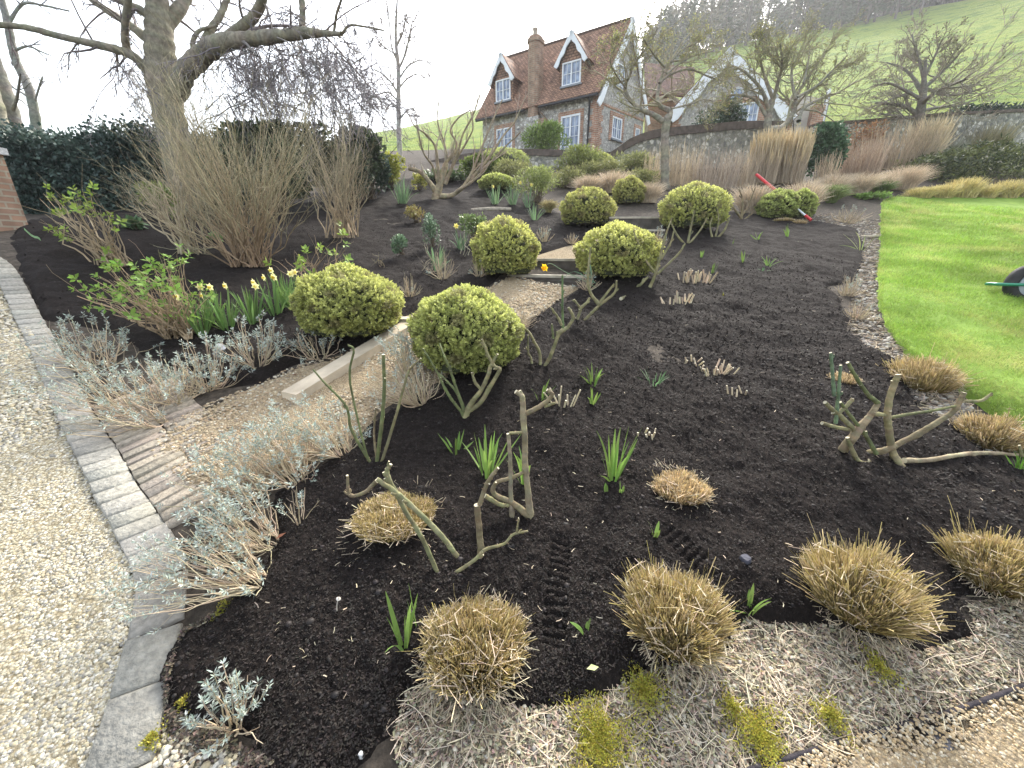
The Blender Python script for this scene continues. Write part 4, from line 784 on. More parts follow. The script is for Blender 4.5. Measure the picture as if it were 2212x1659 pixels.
def twig_shrub(px, py, wbase, tips, n, label, name='multi_stem_shrub', r0=.011, colA=(.24, .17, .11), colB=(.27, .24, .14), side=4, dep=.7, group=None, leafc=None, leafn=0, leafL=.05, cat='shrub', bow=.35, sub=2):
    """many stems from one crown: tips = list of photo boxes (x0,y0,x1,y1,weight)"""
    rng = seed(px, py, 6); c = ground_at(px, py); m_ = mpp(c[1], py); o = thing(name, c, label, cat, group); w_ = np.array([t[4] for t in tips], float); ix = rng.choice(len(tips), n, p=w_/w_.sum())
    tp = np.array([W(rng.uniform(tips[i][0], tips[i][2]), rng.uniform(tips[i][1], tips[i][3]), c[1]+rng.normal()*dep*.5) for i in ix]); b0 = c + np.stack([rng.uniform(-.5, .5, n)*wbase*m_, rng.uniform(-.5, .5, n)*wbase*m_*.8, np.zeros(n)-.02], -1)
    mid = (b0+tp)/2; mid[:, :2] = b0[:, :2] + (tp-b0)[:, :2]*(.5-bow*rng.uniform(.2, 1, (n, 1))); t = np.linspace(0, 1, 8)[None, :, None]
    P = b0[:, None]*(1-t)**2 + 2*mid[:, None]*t*(1-t) + tp[:, None]*t*t + rng.normal(size=(n, 8, 3))*.03*np.sin(t*PI); R = rng.uniform(.5, 1.15, n)[:, None]*r0*np.linspace(1, .2, 8)[None]; tt = np.linspace(0, 1, 8)[None, :, None]
    mb = MB(); cv = (A(*colA)*(1-tt)+A(*colB)*tt)*rng.uniform(.7, 1.3, (n, 1, 1)); tubes(mb, P, R, 4, np.broadcast_to(cv, (n, 8, 3)))
    if n >= 12: mb.build('stems', M_TWIG, o); mb = MB()
    P2, R2 = grow(P, R, side, .40, .6, 30, .3, rng, 5, .25, .2, .0018); tubes(mb, P2, R2, 3, jit(rng, colB, len(P2), .3))
    P3, R3 = (P2[:0], R2[:0])
    if sub: P3, R3 = grow(P2, R2, sub, .5, .7, 38, .15, rng, 4, .2, .2, .0014); tubes(mb, P3, R3, 3, jit(rng, colB, len(P3), .3))
    mb.build('twigs' if n >= 12 else 'stems', M_TWIG, o)
    if leafn:
        E = np.concatenate([P[:, -1], P2[:, -1]]); D = np.concatenate([P[:, -1]-P[:, -2], P2[:, -1]-P2[:, -2]]); k = rng.permutation(len(E))[:leafn]; E, D = E[k], nrm(D[k]); M = len(E); K = 6
        a = nrm(np.cross(D, rdir(rng, M))); b = np.cross(D, a); an = (np.arange(K)*PI/2)[None]+rng.uniform(0, 6, (M, 1)); h = np.linspace(-.5, .2, K)[None, :, None]; sc = leafL*rng.uniform(.6, 1.25, (M, 1, 1))
        dd = nrm((a[:, None]*np.cos(an)[..., None]+b[:, None]*np.sin(an)[..., None])*(1-.4*h)+D[:, None]*(.6+.8*h)); mb = MB()
        leaves(mb, (E[:, None]+D[:, None]*h*sc).reshape(-1, 3), dd.reshape(-1, 3), np.repeat(D, K, 0)+rng.normal(size=(M*K, 3))*.3, np.repeat(sc[:, 0, 0], K), np.repeat(sc[:, 0, 0], K)*.27, jit(rng, leafc, M*K, .3, .1), .25); mb.build('leaves', M_LEAF, o)
    return o
def leafy(name, px, py, wpx, top, label, cat='shrub', n=5000, leaf=.05, col=(.06, .09, .03), hi=None, mat=None, group=None, dY=.5, depth=None, lumps=9, flecks=None, asp=.32, up=.3, core=True, shape=1., thin=0., stemc=(.12, .09, .06)):
    """evergreen or leafy bush as overlapping clumps of leaves round stems"""
    rng = seed(px, py, 7); f = ground_at(px, py); wpx = wpx/math.sqrt(1+((px-1106)/F_PX)**2); r = wpx/2*mpp(f[1], py); dp = r*dY if depth is None else depth; c = f + A(0, dp, 0); c[0] *= c[1]/f[1]; c[2] = float(zs(A(c[0]), A(c[1]))[0]); r = wpx/2*mpp(c[1], py); ht = W(px, top, c[1])[2]-c[2]
    o = thing(name, c, label, cat, group); LC = rdir(rng, lumps); LC[:, 2] = np.abs(LC[:, 2]); LC = LC*A(r*.62, dp*.7+.05, ht*.5)+A(0, 0, ht*.42); lr = rng.uniform(.36, .55, lumps)
    i = rng.integers(0, lumps, n); d = rdir(rng, n); rad = rng.beta(3, 1.3, n); pt = LC[i] + d*(lr[i]*rad)[:, None]*A(r, max(dp, .1)+.05, ht*.72)*shape; k = (pt[:, 2] > 0) & (pt[:, 2] < ht*1.04); pt, d, i = pt[k], d[k], i[k]
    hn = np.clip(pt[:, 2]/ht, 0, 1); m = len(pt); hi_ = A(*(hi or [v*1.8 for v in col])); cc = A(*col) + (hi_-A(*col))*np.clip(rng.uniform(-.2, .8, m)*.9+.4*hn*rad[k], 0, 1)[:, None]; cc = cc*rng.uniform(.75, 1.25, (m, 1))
    mb = MB(); leaves(mb, pt+c, nrm(d+rng.normal(size=(m, 3))*.6+A(0, 0, up)), rdir(rng, m)+A(0, 0, 1), leaf*rng.uniform(.6, 1.25, m), leaf*asp, cc, .2)
    if flecks:
        fc, nf, fs = flecks; q = rng.permutation(m)[:nf]; leaves(mb, pt[q]+c+d[q]*.03, rdir(rng, nf), rdir(rng, nf), fs, fs*.45, jit(rng, fc, nf, .12))
    mb.build('foliage', mat or M_NEEDLE, o)
    ns = 26; e = LC[rng.integers(0, lumps, ns)] + rng.normal(size=(ns, 3))*r*.2; e[:, 2] = np.abs(e[:, 2]); b0 = rng.normal(size=(ns, 3))*A(r*.15, dp*.15, 0); P = c + b0[:, None]*(1-np.linspace(0, 1, 5)[None, :, None]) + e[:, None]*np.linspace(0, 1, 5)[None, :, None]; mb = MB(); tubes(mb, P, np.linspace(.02, .005, 5)[None].repeat(ns, 0)*min(1, r), 4, stemc)
    mb.build('stems', M_TWIG, o); return o
def fountain(name, px, py, wpx, top, label, n=900, col=(.55, .46, .32), col2=None, cat='ornamental grass', group=None, upright=.3, droop=.6, width=.003, plume=0., pc=(.62, .50, .30), baseg=None):
    """clump of arching or upright grass"""
    rng = seed(px, py, 8); c = ground_at(px, py); m_ = mpp(c[1], py); R = wpx/2*m_; H = W(px, top, c[1])[2]-c[2]; a = rng.uniform(0, 2*PI, n); q = np.sqrt(rng.uniform(0, 1, n)); b0 = c + np.stack([np.cos(a)*q*R*upright, np.sin(a)*q*R*upright, np.zeros(n)], -1)
    a2 = a + rng.normal(size=n)*.9; hor = np.stack([np.cos(a2), np.sin(a2), np.zeros(n)], -1); out = (R*(1-upright*.9))*q*rng.uniform(.55, 1.15, n); L = H*rng.uniform(.45, 1.06, n); t = np.linspace(0, 1, 6)[None, :, None]
    zz = L[:, None, None]*(t*(1+droop*.6) - droop*.6*t**2.6*(1+q[:, None, None]*droop)); P = b0[:, None] + hor[:, None]*out[:, None, None]*(t**1.5) + UP*zz + rng.normal(size=(n, 6, 3))*.014*t + rng.normal(size=(n, 1, 3))*A(.14, .14, .05)*H*t**2*(1.05-upright)
    c2 = A(*(col2 or col)); mixv = rng.uniform(0, 1, (n, 1)); base = (A(*col)*mixv + c2*(1-mixv))*rng.uniform(.65, 1.25, (n, 1)); cc = np.repeat(base[:, None], 6, 1)
    if baseg is not None: cc = cc*t + A(*baseg)*(1-t)
    if plume: cc[:, 4:] = A(*pc)*rng.uniform(.7, 1.2, (n, 1, 1))
    wv = width*np.array([1, 1, 1, .9, .7, .3]) if not plume else width*np.array([.7, .7, .7, 1., 1+plume, .5]); sv = nrm(np.cross(P[:, -1]-P[:, 0], rdir(rng, n))); mb = MB(); strips(mb, P, np.broadcast_to(wv[None], (n, 6)), sv, cc)
    return tag(mb.build(name, M_STRAW if baseg is None else M_BLADE, org=c), label, cat, group)
def tree(name, px, py, Y, trunk, limbs, label, col=(.17, .145, .11), group=None, levels=((7, .45, .5, 40, .1), (6, .5, .5, 40, .1)), dYs=.8, budc=None, budn=0, budL=.03, twc=None, ivy=None, cat='tree', rmin=.004):
    """traced trunk and limbs [(px,py,r_px)..]; twigs grown off the limbs form the crown"""
    rng = seed(px, py, 9); m_ = mpp(Y, 300); c = W(px, py, Y); c[2] = min(c[2], float(T(c[0], c[1]))); o = thing(name, c, label, cat, group)
    def tr(ln, dy):
        n = 5*len(ln); k = np.linspace(0, 1, len(ln)); s = spline([[*W(p[0], p[1], Y+dy*kk), p[2]*m_] for p, kk in zip(ln, k)], n); return s[:, :3], s[:, 3]
    P, R = tr(trunk, 0); R = R*(1+.06*np.sin(np.arange(len(R))*2.1)); mb = MB(); tubes(mb, P[None], R[None], 14, jit(rng, col, len(P), .12)[None]); mb.build('trunk', M_BARK, o, smooth=True)
    LP, LR = [], []
    for ln in limbs:
        P, R = tr(ln, rng.uniform(-1, 1)*dYs); R = R*(1+.07*rng.normal(size=len(R))); mb = MB(); tubes(mb, P[None], R[None], 9, jit(rng, col, len(P), .15)[None]); mb.build('limb', M_BARK, o, smooth=True); s = spline(np.concatenate([P, R[:, None]], 1), 8); LP.append(s[:, :3]); LR.append(s[:, 3])
    if LP and levels:
        P, R = np.array(LP), np.array(LR); mb = MB(); last = None
        for i, (n, ratio, rr, ang, up) in enumerate(levels):
            P, R = grow(P, R, n, ratio, rr, ang, up, rng, 6 if i == 0 else 4, .2, .16, rmin); tubes(mb, P, R, 4 if i == 0 else 3, jit(rng, twc or col, len(P), .25)); last = P
        mb.build('crown', M_TWIG, o)
        if budn:
            E = np.concatenate([last[:, -1], last[:, 2]]); k = rng.integers(0, len(E), budn); mb = MB(); leaves(mb, E[k]+rng.normal(size=(budn, 3))*.02, rdir(rng, budn), rdir(rng, budn), budL*rng.uniform(.5, 1.3, budn), budL*.3, jit(rng, budc, budn, .35, .1)); mb.build('buds', M_LEAF, o)
    return o
# ------------------------------------------------------------------ plants: the bed in front
for a in [(768,752,232,578,'front left clipped golden ball beside the daffodil row',4200),(1012,822,236,622,'front right clipped golden ball overhanging the timber board',4600),
          (1092,605,142,470,'clipped ball left of the stone steps, below the log',3000),(1327,612,182,484,'clipped ball right of the steps, behind the yellow daffodil',3600),
          (1266,494,120,408,'clipped ball left of the topmost step',2300),(1490,508,150,396,'tall clipped ball right of the topmost step',2800),
          (1356,444,70,383,'small clipped ball behind the topmost step, among beige grasses',1500),(1674,476,92,412,'clipped ball beside the red pole, left of its twin',1700),(1722,474,70,410,'clipped ball just behind its twin by the red pole',1300),
          (1074,420,78,377,'far clipped ball in front of the low wall, beside daffodils',1500)]:
    clipped_ball(*a)
clipped_ball(1088,372,110,322,'mounded golden shrub right under the cottage wall',1500)
clipped_ball(1295,382,60,330,'bright green dome below the curved wall end',900)
for a in [(1030,1514,246,1312,'rounded straw tussock with olive heart at the front edge, left of the tyre marks'),(1440,1442,208,1242,'straw tussock at the front edge, right of the tyre marks',),(1822,1386,236,1184,'widest straw tussock at the front edge with dense pale tips'),(2118,1302,205,1155,'straw tussock cut off by the right border of the view'),
          (862,1200,226,1072,'olive straw tussock under the crossing rose canes')]:
    tussock(*a, n=8000 if a[0] != 862 else 5500, green=.5)
tussock(1462,1103,160,1016,'pale bleached straw tussock alone in the middle of the mulch',3200,green=.1,pale=1.2)
tussock(1980,852,180,768,'golden tussock at the lawn corner behind the rose',4200,green=.4); tussock(2125,975,150,890,'golden tussock at the lawn edge beside the lying cane',3600,green=.3)
tussock(1815,843,100,815,'small ragged straw tussock behind the green cut canes',600,green=.05,pale=1.1)
tussock(1690,488,60,470,'small golden tussock in front of the twin balls',500,green=.3); tussock(1725,488,45,472,'small tan tussock at the foot of the red pole',350,green=.1)
GRN = (.20,.24,.12); BRN = (.30,.26,.18)
canes('pruned_rose',1003,911,[([(1003,914,5),(998,892,4),(979,868,4),(962,841,4),(950,815,3.5),(931,781,3),(914,753,3)],GRN),([(1005,895,4),(988,851,3.5),(969,827,3),(950,808,3,.1)],GRN),([(1003,885,4),(986,839,3.5),(971,796,3.5),(959,767,3),(950,743,3,.08)],GRN),
  [(1003,914,9),(1010,887,8),(1022,865,7),(1039,844,6),(1055,810,6),(1060,791,6),(1075,765,4)],[(1015,887,6),(1039,868,6),(1058,837,6),(1072,813,5),(1079,798,6),(1068,791,5),(1055,769,4),(1048,750,4),(1041,733,3)],[(1039,841,4),(1027,827,4),(1019,805,3)]],'pruned rose fanning out in front of the right-hand front ball')
canes('pruned_rose',1161,808,[[(1161,812,5),(1180,786,5),(1194,757,5),(1204,729,5),(1211,717,7),(1228,705,5),(1238,685,5),(1228,664,4)],([(1216,709,3),(1215,659,3),(1215,594,3)],(.16,.24,.12)),([(1195,731,3),(1192,700,3)],GRN),[(1166,806,4),(1166,765,4),(1154,738,3.5),(1142,717,3.5),(1127,705,3),(1106,695,2.5)],[(1151,806,3),(1147,774,3),(1141,762,3),(1141,724,2.5)],[(1214,702,4),(1204,683,3),(1190,664,2.5)]],'pruned rose with one straight green cane below the path landing')
canes('pruned_rose',1240,714,[[(1236,720,4),(1252,676,4),(1254,666,5),(1267,654,4),(1274,643,4)],[(1254,666,3),(1240,647,3)],[(1240,714,4),(1276,678,4),(1295,659,4),(1327,633,4),(1332,606,3)],[(1293,657,5),(1276,633,4),(1270,599,4),(1276,534,3)],[(1295,654,4),(1327,613,3)]],'pruned rose leaning right beside the bent daffodil')
canes('pruned_rose',1398,630,[[(1398,634,5),(1416,590,4),(1428,546,4),(1440,502,3),(1452,470,2)],[(1340,660,4,'g'),(1364,634,4),(1392,606,4),(1400,598,3)],[(1416,590,3),(1392,558,3),(1376,518,2),(1368,498,2)],[(1420,592,3),(1464,550,3),(1480,526,2.5)],[(1428,560,3),(1448,526,2.5),(1456,498,2)]],'pruned rose in front of the ball right of the steps')
canes('pruned_rose',1484,532,[[(1484,535,3.5),(1492,494,3),(1500,454,2)],[(1484,532,3),(1464,510,3),(1448,478,2)],[(1484,532,3),(1512,498,2.5),(1528,470,2)]],'small pruned rose in front of the tall ball')
canes('pruned_rose',1542,520,[[(1542,522,3.5),(1564,498,3),(1576,470,2)],[(1540,520,3),(1534,490,2),(1538,470,2)],[(1545,515,2.5),(1552,480,2),(1550,450,1.6)]],'small pruned rose at the right foot of the tall ball')
canes('pruned_rose',1600,480,[[(1600,482,4),(1602,464,3),(1604,432,2.5),(1596,408,2)],[(1600,470,3),(1584,448,2.5),(1572,432,2),(1564,406,1.8)],[(1602,466,3),(1616,446,2),(1632,404,1.6)],[(1600,480,3),(1614,470,2.5),(1628,458,2)],[(1588,452,2),(1574,450,1.8),(1560,440,1.5)]],'bare pruned rose left of the twin clipped balls',col=(.30,.25,.17))
canes('pruned_rose',955,1254,[[(956,1254,7),(988,1235,5),(1028,1207,5),(1048,1187,5),(1088,1175,4),(1108,1155,4),(1140,1147,3)],[(1116,1150,3),(1120,1119,2)],([(952,1254,6),(916,1171,6),(880,1111,6),(856,1067,7),(836,1023,7),(844,1003,5)],(.30,.31,.19)),([(988,1201,6,-.04),(948,1151,7,-.04),(900,1103,7,-.04),(860,1067,7,-.04),(814,1035,7,-.04)],(.30,.31,.19)),([(814,1039,5),(788,1063,5),(756,1069,5),(750,1027,4)],BRN)],'pruned rose with two long crossing canes over a tussock')
canes('pruned_rose',1040,1215,[([(1040,1222,10),(1036,1155,9),(1030,1091,10)],BRN),([(1036,1090,6),(1048,1055,6),(1060,1031,6),(1076,1011,5)],BRN)],'short thick sawn rose stump with one leaning shoot')
canes('pruned_rose',1142,1125,[([(1146,1128,11),(1140,1060,8),(1134,998,8),(1134,958,8),(1130,894,8),(1128,858,8),(1114,846,7)],(.36,.33,.24)),([(1136,894,6),(1172,874,6),(1192,854,6),(1182,842,5)],BRN),[(1176,878,4),(1202,870,4)],([(1108,1146,6),(1104,1075,6),(1102,995,6),(1098,937,6)],(.36,.33,.26)),[(1100,936,4),(1130,934,4)],([(1142,1114,10),(1108,1087,8),(1068,1067,7),(1072,1043,6),(1108,1031,6),(1140,1015,5)],BRN),[(1048,1071,6),(1084,1091,6),(1112,1087,6)]],'tallest pruned rose, with an upright grey cane in the bed centre')
canes('pruned_rose',810,1010,[([(812,1012,5),(824,918,5),(830,838,5),(828,766,5)],GRN),([(804,1006,4),(760,930,4),(748,878,3.5),(704,830,3),(676,798,2.5)],GRN),([(820,1012,4),(852,910,3.5),(872,838,3),(884,800,3),(909,774,2.5)],(.34,.33,.2)),([(800,1004,3.5),(786,960,3),(756,822,3),(764,758,3),(752,746,2.5)],GRN),([(815,1000,3),(808,940,3),(812,880,2.5)],BRN)],'slender green pruned rose between the lavender and the mulch')
canes('pruned_rose',1900,1012,[([(1945,1024,9,'d'),(1928,976,8),(1921,930,8),(1917,898,8),(1921,863,8),(1932,828,8),(1940,809,8)],(.38,.34,.22)),([(1868,990,9,'d'),(1913,972,8),(1944,957,7),(1991,933,8),(2034,906,7),(2061,887,7),(2073,867,7),(2083,848,7)],BRN),([(1924,902,4),(1967,894,4),(2014,887,4),(2065,877,4)],(.2,.22,.12)),[(1880,1016,6,'d'),(1854,996,6),(1835,957,6),(1831,945,6)],([(1812,990,11,'d'),(1842,945,11),(1862,918,10),(1882,894,8),(1897,871,8)],(.40,.34,.25)),
  ([(1897,871,6),(1874,851,5),(1850,816,5),(1831,783,5)],GRN),[(1846,930,6),(1819,902,6),(1796,883,6),(1782,869,6)],[(1809,892,5),(1827,879,5),(1842,861,5)],[(1835,928,5),(1803,922,5),(1776,914,6)],([(1805,914,4),(1811,851,4),(1816,789,4)],(.20,.30,.20)),([(1802,855,4),(1798,801,4),(1794,762,4)],(.20,.30,.20)),([(1893,980,5),(1870,941,5),(1846,910,5),(1815,869,5)],GRN),[(1882,894,6),(1913,896,6)],
  ([(1945,1018,7,'g'),(1999,1012,6,'g'),(2077,1004,6,'g'),(2139,996,6,'g'),(2212,988,5,'g'),(2270,982,5,'g')],(.42,.37,.27)),[(2081,867,4),(2120,865,4),(2143,849,3)],[(2207,985,4),(2202,962,3)],([(1870,1000,13),(1890,1005,12),(1915,1010,10)],BRN)],'large pruned rose at the right with a cane lying across the mulch')
def stub1(px, py, hp, label):
    rng = seed(px, py, 13); c = ground_at(px, py); d = nrm(A(rng.normal()*.3, rng.normal()*.3, 1)); L = hp*mpp(c[1], py)*rng.uniform(.8, 1.2); mb = MB(); tubes(mb, [[c-d*.01, c+d*L*.5, c+d*L]], [[.0055, .005, .005]], 7, (.52, .42, .28), (.72, .64, .48))
    return tag(mb.build('plant_stub', M_TWIG, org=c), label, 'cut stem', 'lone stubs in open mulch')
def stubs(px, py, wpx, hpx, n, label, lean=.5, hp=26):
    if n <= 5:
        for k in range(n): stub1(px+(k-n/2)*wpx/n, py+(k*7 % 5-2)*hpx/5, hp, label)
        return
    rng = seed(px, py, 11); c = ground_at(px, py); m_ = mpp(c[1], py); x = c[0]+rng.uniform(-.5, .5, n)*wpx*m_; y = c[1]+rng.uniform(-.5, .5, n)*hpx*m_*2; z = zs(x, y)-.01
    b0 = np.stack([x, y, z], -1); d = nrm(np.stack([(x-c[0])/(wpx*m_)*1.3*lean+rng.normal(size=n)*.25, rng.normal(size=n)*.3, np.ones(n)], -1)); L = rng.uniform(.5, 1.15, n)*hp*m_; mb = MB()
    tubes(mb, b0[:, None]+d[:, None]*np.linspace(0, 1, 3)[None, :, None]*L[:, None, None], rng.uniform(.0035, .0065, n)[:, None].repeat(3, 1)*(1 if c[1] < 3 else 1.5), 6, jit(rng, (.52, .42, .28), n, .25), (.72, .64, .48))
    return tag(mb.build('stubble_clump', M_TWIG, org=c), label, 'cut stems', 'stubs of cut back perennials')
stubs(1500,612,66,12,26,'dense bundle of pale cut stems, farthest of the cut clumps'); stubs(1460,662,58,10,16,'clump of pale cut stems just below the farthest one'); stubs(1548,812,56,12,20,'cut stems leaning right in the middle of the bed',1.2,30); stubs(1500,790,40,14,9,'sparse short stubs beside leaning cut stems',.3,16)
stubs(1218,896,48,8,8,'few long cut stems behind the tallest rose',.9,40); stubs(1592,872,46,10,5,'lone short pale stub standing in open mulch near others',.2,16); stubs(1398,948,44,14,7,'scattered short stubs beside the tall daffodil leaves',.3,18)
DG = (.19,.30,.07); DB = (.16,.27,.13)
def daff(px, py, h, sp, n, label, col=DG, w=.007, **k): return strap_clump('daffodil_leaves', px, py, h, sp, n, label, 'daffodil', col, w, 'daffodil leaves in the mulch', **k)
daff(985,985,58,30,9,'low leaning daffodil leaves left of a taller clump',outlean=1.6); daff(1052,1030,105,34,17,'full daffodil clump with pale buds left of the tallest rose'); daff(1135,1052,100,26,8,'daffodil leaves growing behind the tallest rose'); daff(1322,1046,128,34,20,'tallest daffodil leaf clump in the bed centre')
daff(1308,1074,38,6,2,'single short daffodil shoot below the tallest clump',w=.008); daff(1340,1079,30,12,4,'three tiny daffodil shoots right of a single shoot'); daff(1280,838,56,20,12,'daffodil clump upper of two beside the cut stems'); daff(1279,874,44,12,6,'thin daffodil clump lower of two in open mulch'); daff(1412,834,44,32,16,'blue-green spreading leaf clump in open mulch',DB,.005,outlean=1.5)
daff(1166,880,48,24,7,'daffodil leaves right behind the forked cane'); daff(1412,1176,46,10,4,'few short green shoots above the second tyre mark',w=.007); daff(876,1432,150,16,8,'broad fresh green leaves left of the front tussock',w=.0085,outlean=.7); daff(905,1378,130,10,2,'two thin upright leaves behind the broad fresh leaves',w=.005,outlean=.3); daff(1264,1393,44,14,4,'tiny pair of leaves between two front tussocks',w=.008,outlean=1.5)
daff(1615,1330,74,28,9,'green leaves between two front tussocks at the mulch edge',w=.007,outlean=1.4); daff(1514,562,20,5,5,'far short daffodil shoot, beside the farthest cut clump'); daff(1538,592,30,8,6,'daffodil shoot right at the farthest cut clump'); daff(1604,578,30,10,6,'daffodil shoot in far open mulch, left of its pair'); daff(1658,582,30,9,8,'daffodil shoot in far open mulch, right of its pair',)
daff(1700,518,30,9,6,'tall shoot in far mulch below the small tussocks'); daff(1636,524,22,8,6,'shoot among stubble in far mulch'); daff(1648,592,14,8,5,'tiny blue-green shoot in far mulch',DB); daff(1580,532,14,4,3,'tiny shoot below the tall clipped ball'); daff(2204,1018,52,30,22,'bright green tuft at the right border beside the lying cane',(.2,.4,.06),.004); daff(1560,650,10,4,3,'tiny yellowing shoot in far mulch',(.35,.34,.06)); daff(1860,545,50,16,7,'yellow-green arching leaves at the lawn edge',(.28,.34,.12),.005,outlean=1.5)
for i, (px, py, h, fl) in enumerate([(398,728,80,1),(440,732,92,2),(496,722,96,2),(548,706,92,2),(598,694,94,3),(640,680,84,2),(470,712,80,1),(620,672,86,1)]):
    strap_clump('daffodil_clump', px, py, h*.88, 34, 32, ['daffodil clump at the left end of the row, under the leafy shrub','daffodil clump second in the row, with pale flower','dense daffodil clump in the row middle','daffodil clump right of the row middle','flowering daffodil clump with pale stars near the ball','daffodil clump touching the front left ball','back daffodil clump at the left of the row','back daffodil clump behind the front left ball'][i], 'daffodil', (.15,.25,.075), .008, 'row of flowering daffodils', flowers=fl, fcol=(.80,.76,.40), fsize=.038, droop=.4)
for px, py, h, sp, n, fl, lb in [(870,446,52,30,60,0,'bold blue-green daffodil clump left of the pruned tree'),(1070,444,40,22,30,1,'daffodil clump left in front of the far ball'),(1108,446,46,22,30,1,'daffodil clump right in front of the far ball'),(1140,452,44,20,24,1,'thin daffodil clump right of the far ball'),(1225,470,52,16,18,0,'daffodil leaves left of the ball by the topmost step'),(1155,478,36,18,24,0,'fresh leaf clump at the end of the log'),(945,592,56,22,30,0,'fresh green leaf clump within a bare shrub'),(996,546,44,20,20,1,'white-flowered clump left of the ball by the steps'),(1040,516,40,20,24,0,'leaf clump behind the ball by the steps')]:
    strap_clump('daffodil_clump', px, py, h, sp, n, lb, 'daffodil', (.19,.29,.15), .009, 'daffodils in the upper bed', flowers=fl, fcol=(.72,.66,.22), fsize=.045)
o = thing('nodding_daffodil', ground_at(1290,618), 'single bright yellow daffodil nodding over the lowest step', 'daffodil'); c = ground_at(1290,618); Yd = c[1]-.25; rng = seed(1, 2, 3)
mb = MB(); st = spline([[*W(1288,622,Yd),.004],[*W(1262,606,Yd),.004],[*W(1222,588,Yd),.0035],[*W(1192,570,Yd),.003],[*W(1182,571,Yd),.003]], 16); tubes(mb, st[None, :, :3], st[None, :, 3], 5, (.24,.34,.20)); mb.build('flower_stem', M_BLADE, o)
q = W(1178,577,Yd); fc = nrm(A(-.6,-.7,-.35)); u = nrm(np.cross(fc, UP)); v = np.cross(u, fc); an = np.arange(6)*PI/3; mb = MB(); leaves(mb, np.repeat(q[None], 6, 0), np.cos(an)[:, None]*u+np.sin(an)[:, None]*v+fc*.3, np.repeat(fc[None], 6, 0), .05, .018, jit(rng, (.85,.62,.03), 6, .08))
th = np.arange(10)*2*PI/10; V = np.concatenate([q+np.outer(np.cos(th)*r, u)+np.outer(np.sin(th)*r, v)+fc*h for r, h in ((.014,0),(.017,.025),(.025,.038))]); i = np.arange(10); j = (i+1) % 10; mb.add(V, np.concatenate([np.stack([i,j,j+10,i+10],-1), np.stack([i+10,j+10,j+20,i+20],-1)]), (.85,.50,.02)); mb.build('flower', M_PETAL, o)
mb = MB()
for ln in ([(1280,612),(1276,580),(1270,556)],[(1286,612),(1262,588),(1230,600)],[(1275,606),(1240,586),(1205,610)]): s = spline([W(*p, Yd) for p in ln], 7); strips(mb, s[None], np.array([[.006,.007,.007,.007,.006,.004,.001]]), A(1,0,.2)[None], A(.16,.27,.17)[None])
mb.build('leaves', M_BLADE, o)
# lavenders along kerb and path
for a in [(300,890,300,120,'big grey lavender sprawling over the kerb at the path mouth',(-.45,.0),70,.9),(215,800,240,110,'faded lavender sprawling over the kerb, farthest up the drive',(-.35,.2),56,.9),(385,868,210,120,'grey lavender between the path mouth and leafy shrub',(-.2,.1),50,.8),(452,842,170,125,'woody grey lavender behind the small garden light',(.0,.1),44,.75),(560,800,170,110,'grey lavender below the flowering daffodils',(.0,.1),44,.85),(690,775,170,65,'low straggling lavender at the foot of the front left ball',(-.1,0),36,.35)]: lavender(*a)
lavender(350,915,200,60,'bare brown lavender skirts hanging over the path corner',(-.5,-.2),50,.25)
for a in [(880,815,150,105,'silver lavender tucked under the front right ball',(-.25,.1),50,.8),(905,880,190,95,'bare straw coloured lavender left of the fanning rose',(-.35,.1),70,.1),(740,985,220,125,'grey lavender beside the slender green rose',(-.5,.15),60,.8),(640,1040,250,140,'large silver lavender at the middle of the path edge',(-.5,.15),64,.9),(560,1070,230,115,'faded lavender spilling over the brick apron',(-.55,.1),56,.7)]: lavender(*a)
lavender(585,1180,250,130,'bright silver lavender leaning over the kerb, upper of two',(-.75,.15),64,1.,lf=1.05); lavender(560,1280,290,115,'bright silver lavender leaning over the kerb, lower of two',(-.8,.05),72,.8,lf=1.05)
lavender(650,1140,90,110,'few wiry stems of lavender curling over the mulch',(.1,.1),9,.3)
o = lavender(515,1580,150,165,'small upright silver lavender alone at the bottom corner',(-.05,.0),22,1.,lf=1.15); tag(o, None, None, 'silver lavenders along the kerb and path')
lavender(505,1590,230,50,'',(.1,-.1),16,.0); _l = [x for x in C.objects if x.get('label') == '' or (x.name.startswith('lavender') and not x.get('label') and x.type == 'EMPTY')]
for x in _l: x['label'] = 'dry trailing lavender stems on soil at the bottom corner'
for px, py, wp, h, lb in [(886,650,66,52,'dead twiggy tuft left of the path landing'),(956,612,80,58,'larger dead twiggy tuft behind the front right ball'),(1176,528,52,36,'purplish twiggy tuft above the lowest step'),(1036,606,56,38,'low dead tuft below the ball by the steps'),(1235,530,40,26,'smallest twiggy tuft beside the deep step'),(1420,540,50,44,'grey twiggy tuft between two right-hand balls'),(1268,636,64,42,'dry tuft at the right end of the lowest step')]:
    lavender(px, py, wp, h, lb, (0,0), 34, .04, gp='dead twiggy tufts', sz=.8)
for px, py, wp, h, lb in [(1120,712,96,46,'brown heathery tuft along the front of the path landing'),(1830,640,70,50,'brown dead tuft at the mulch edge near the lawn'),(1850,690,70,46,'lower brown dead tuft near the lawn edge'),(1830,482,90,38,'spreading dead tuft in bare soil near the lawn tip')]:
    lavender(px, py, wp, h, lb, (0,0), 60, .05 if px > 1200 else 0, gp='brown dead tufts', sz=.7)
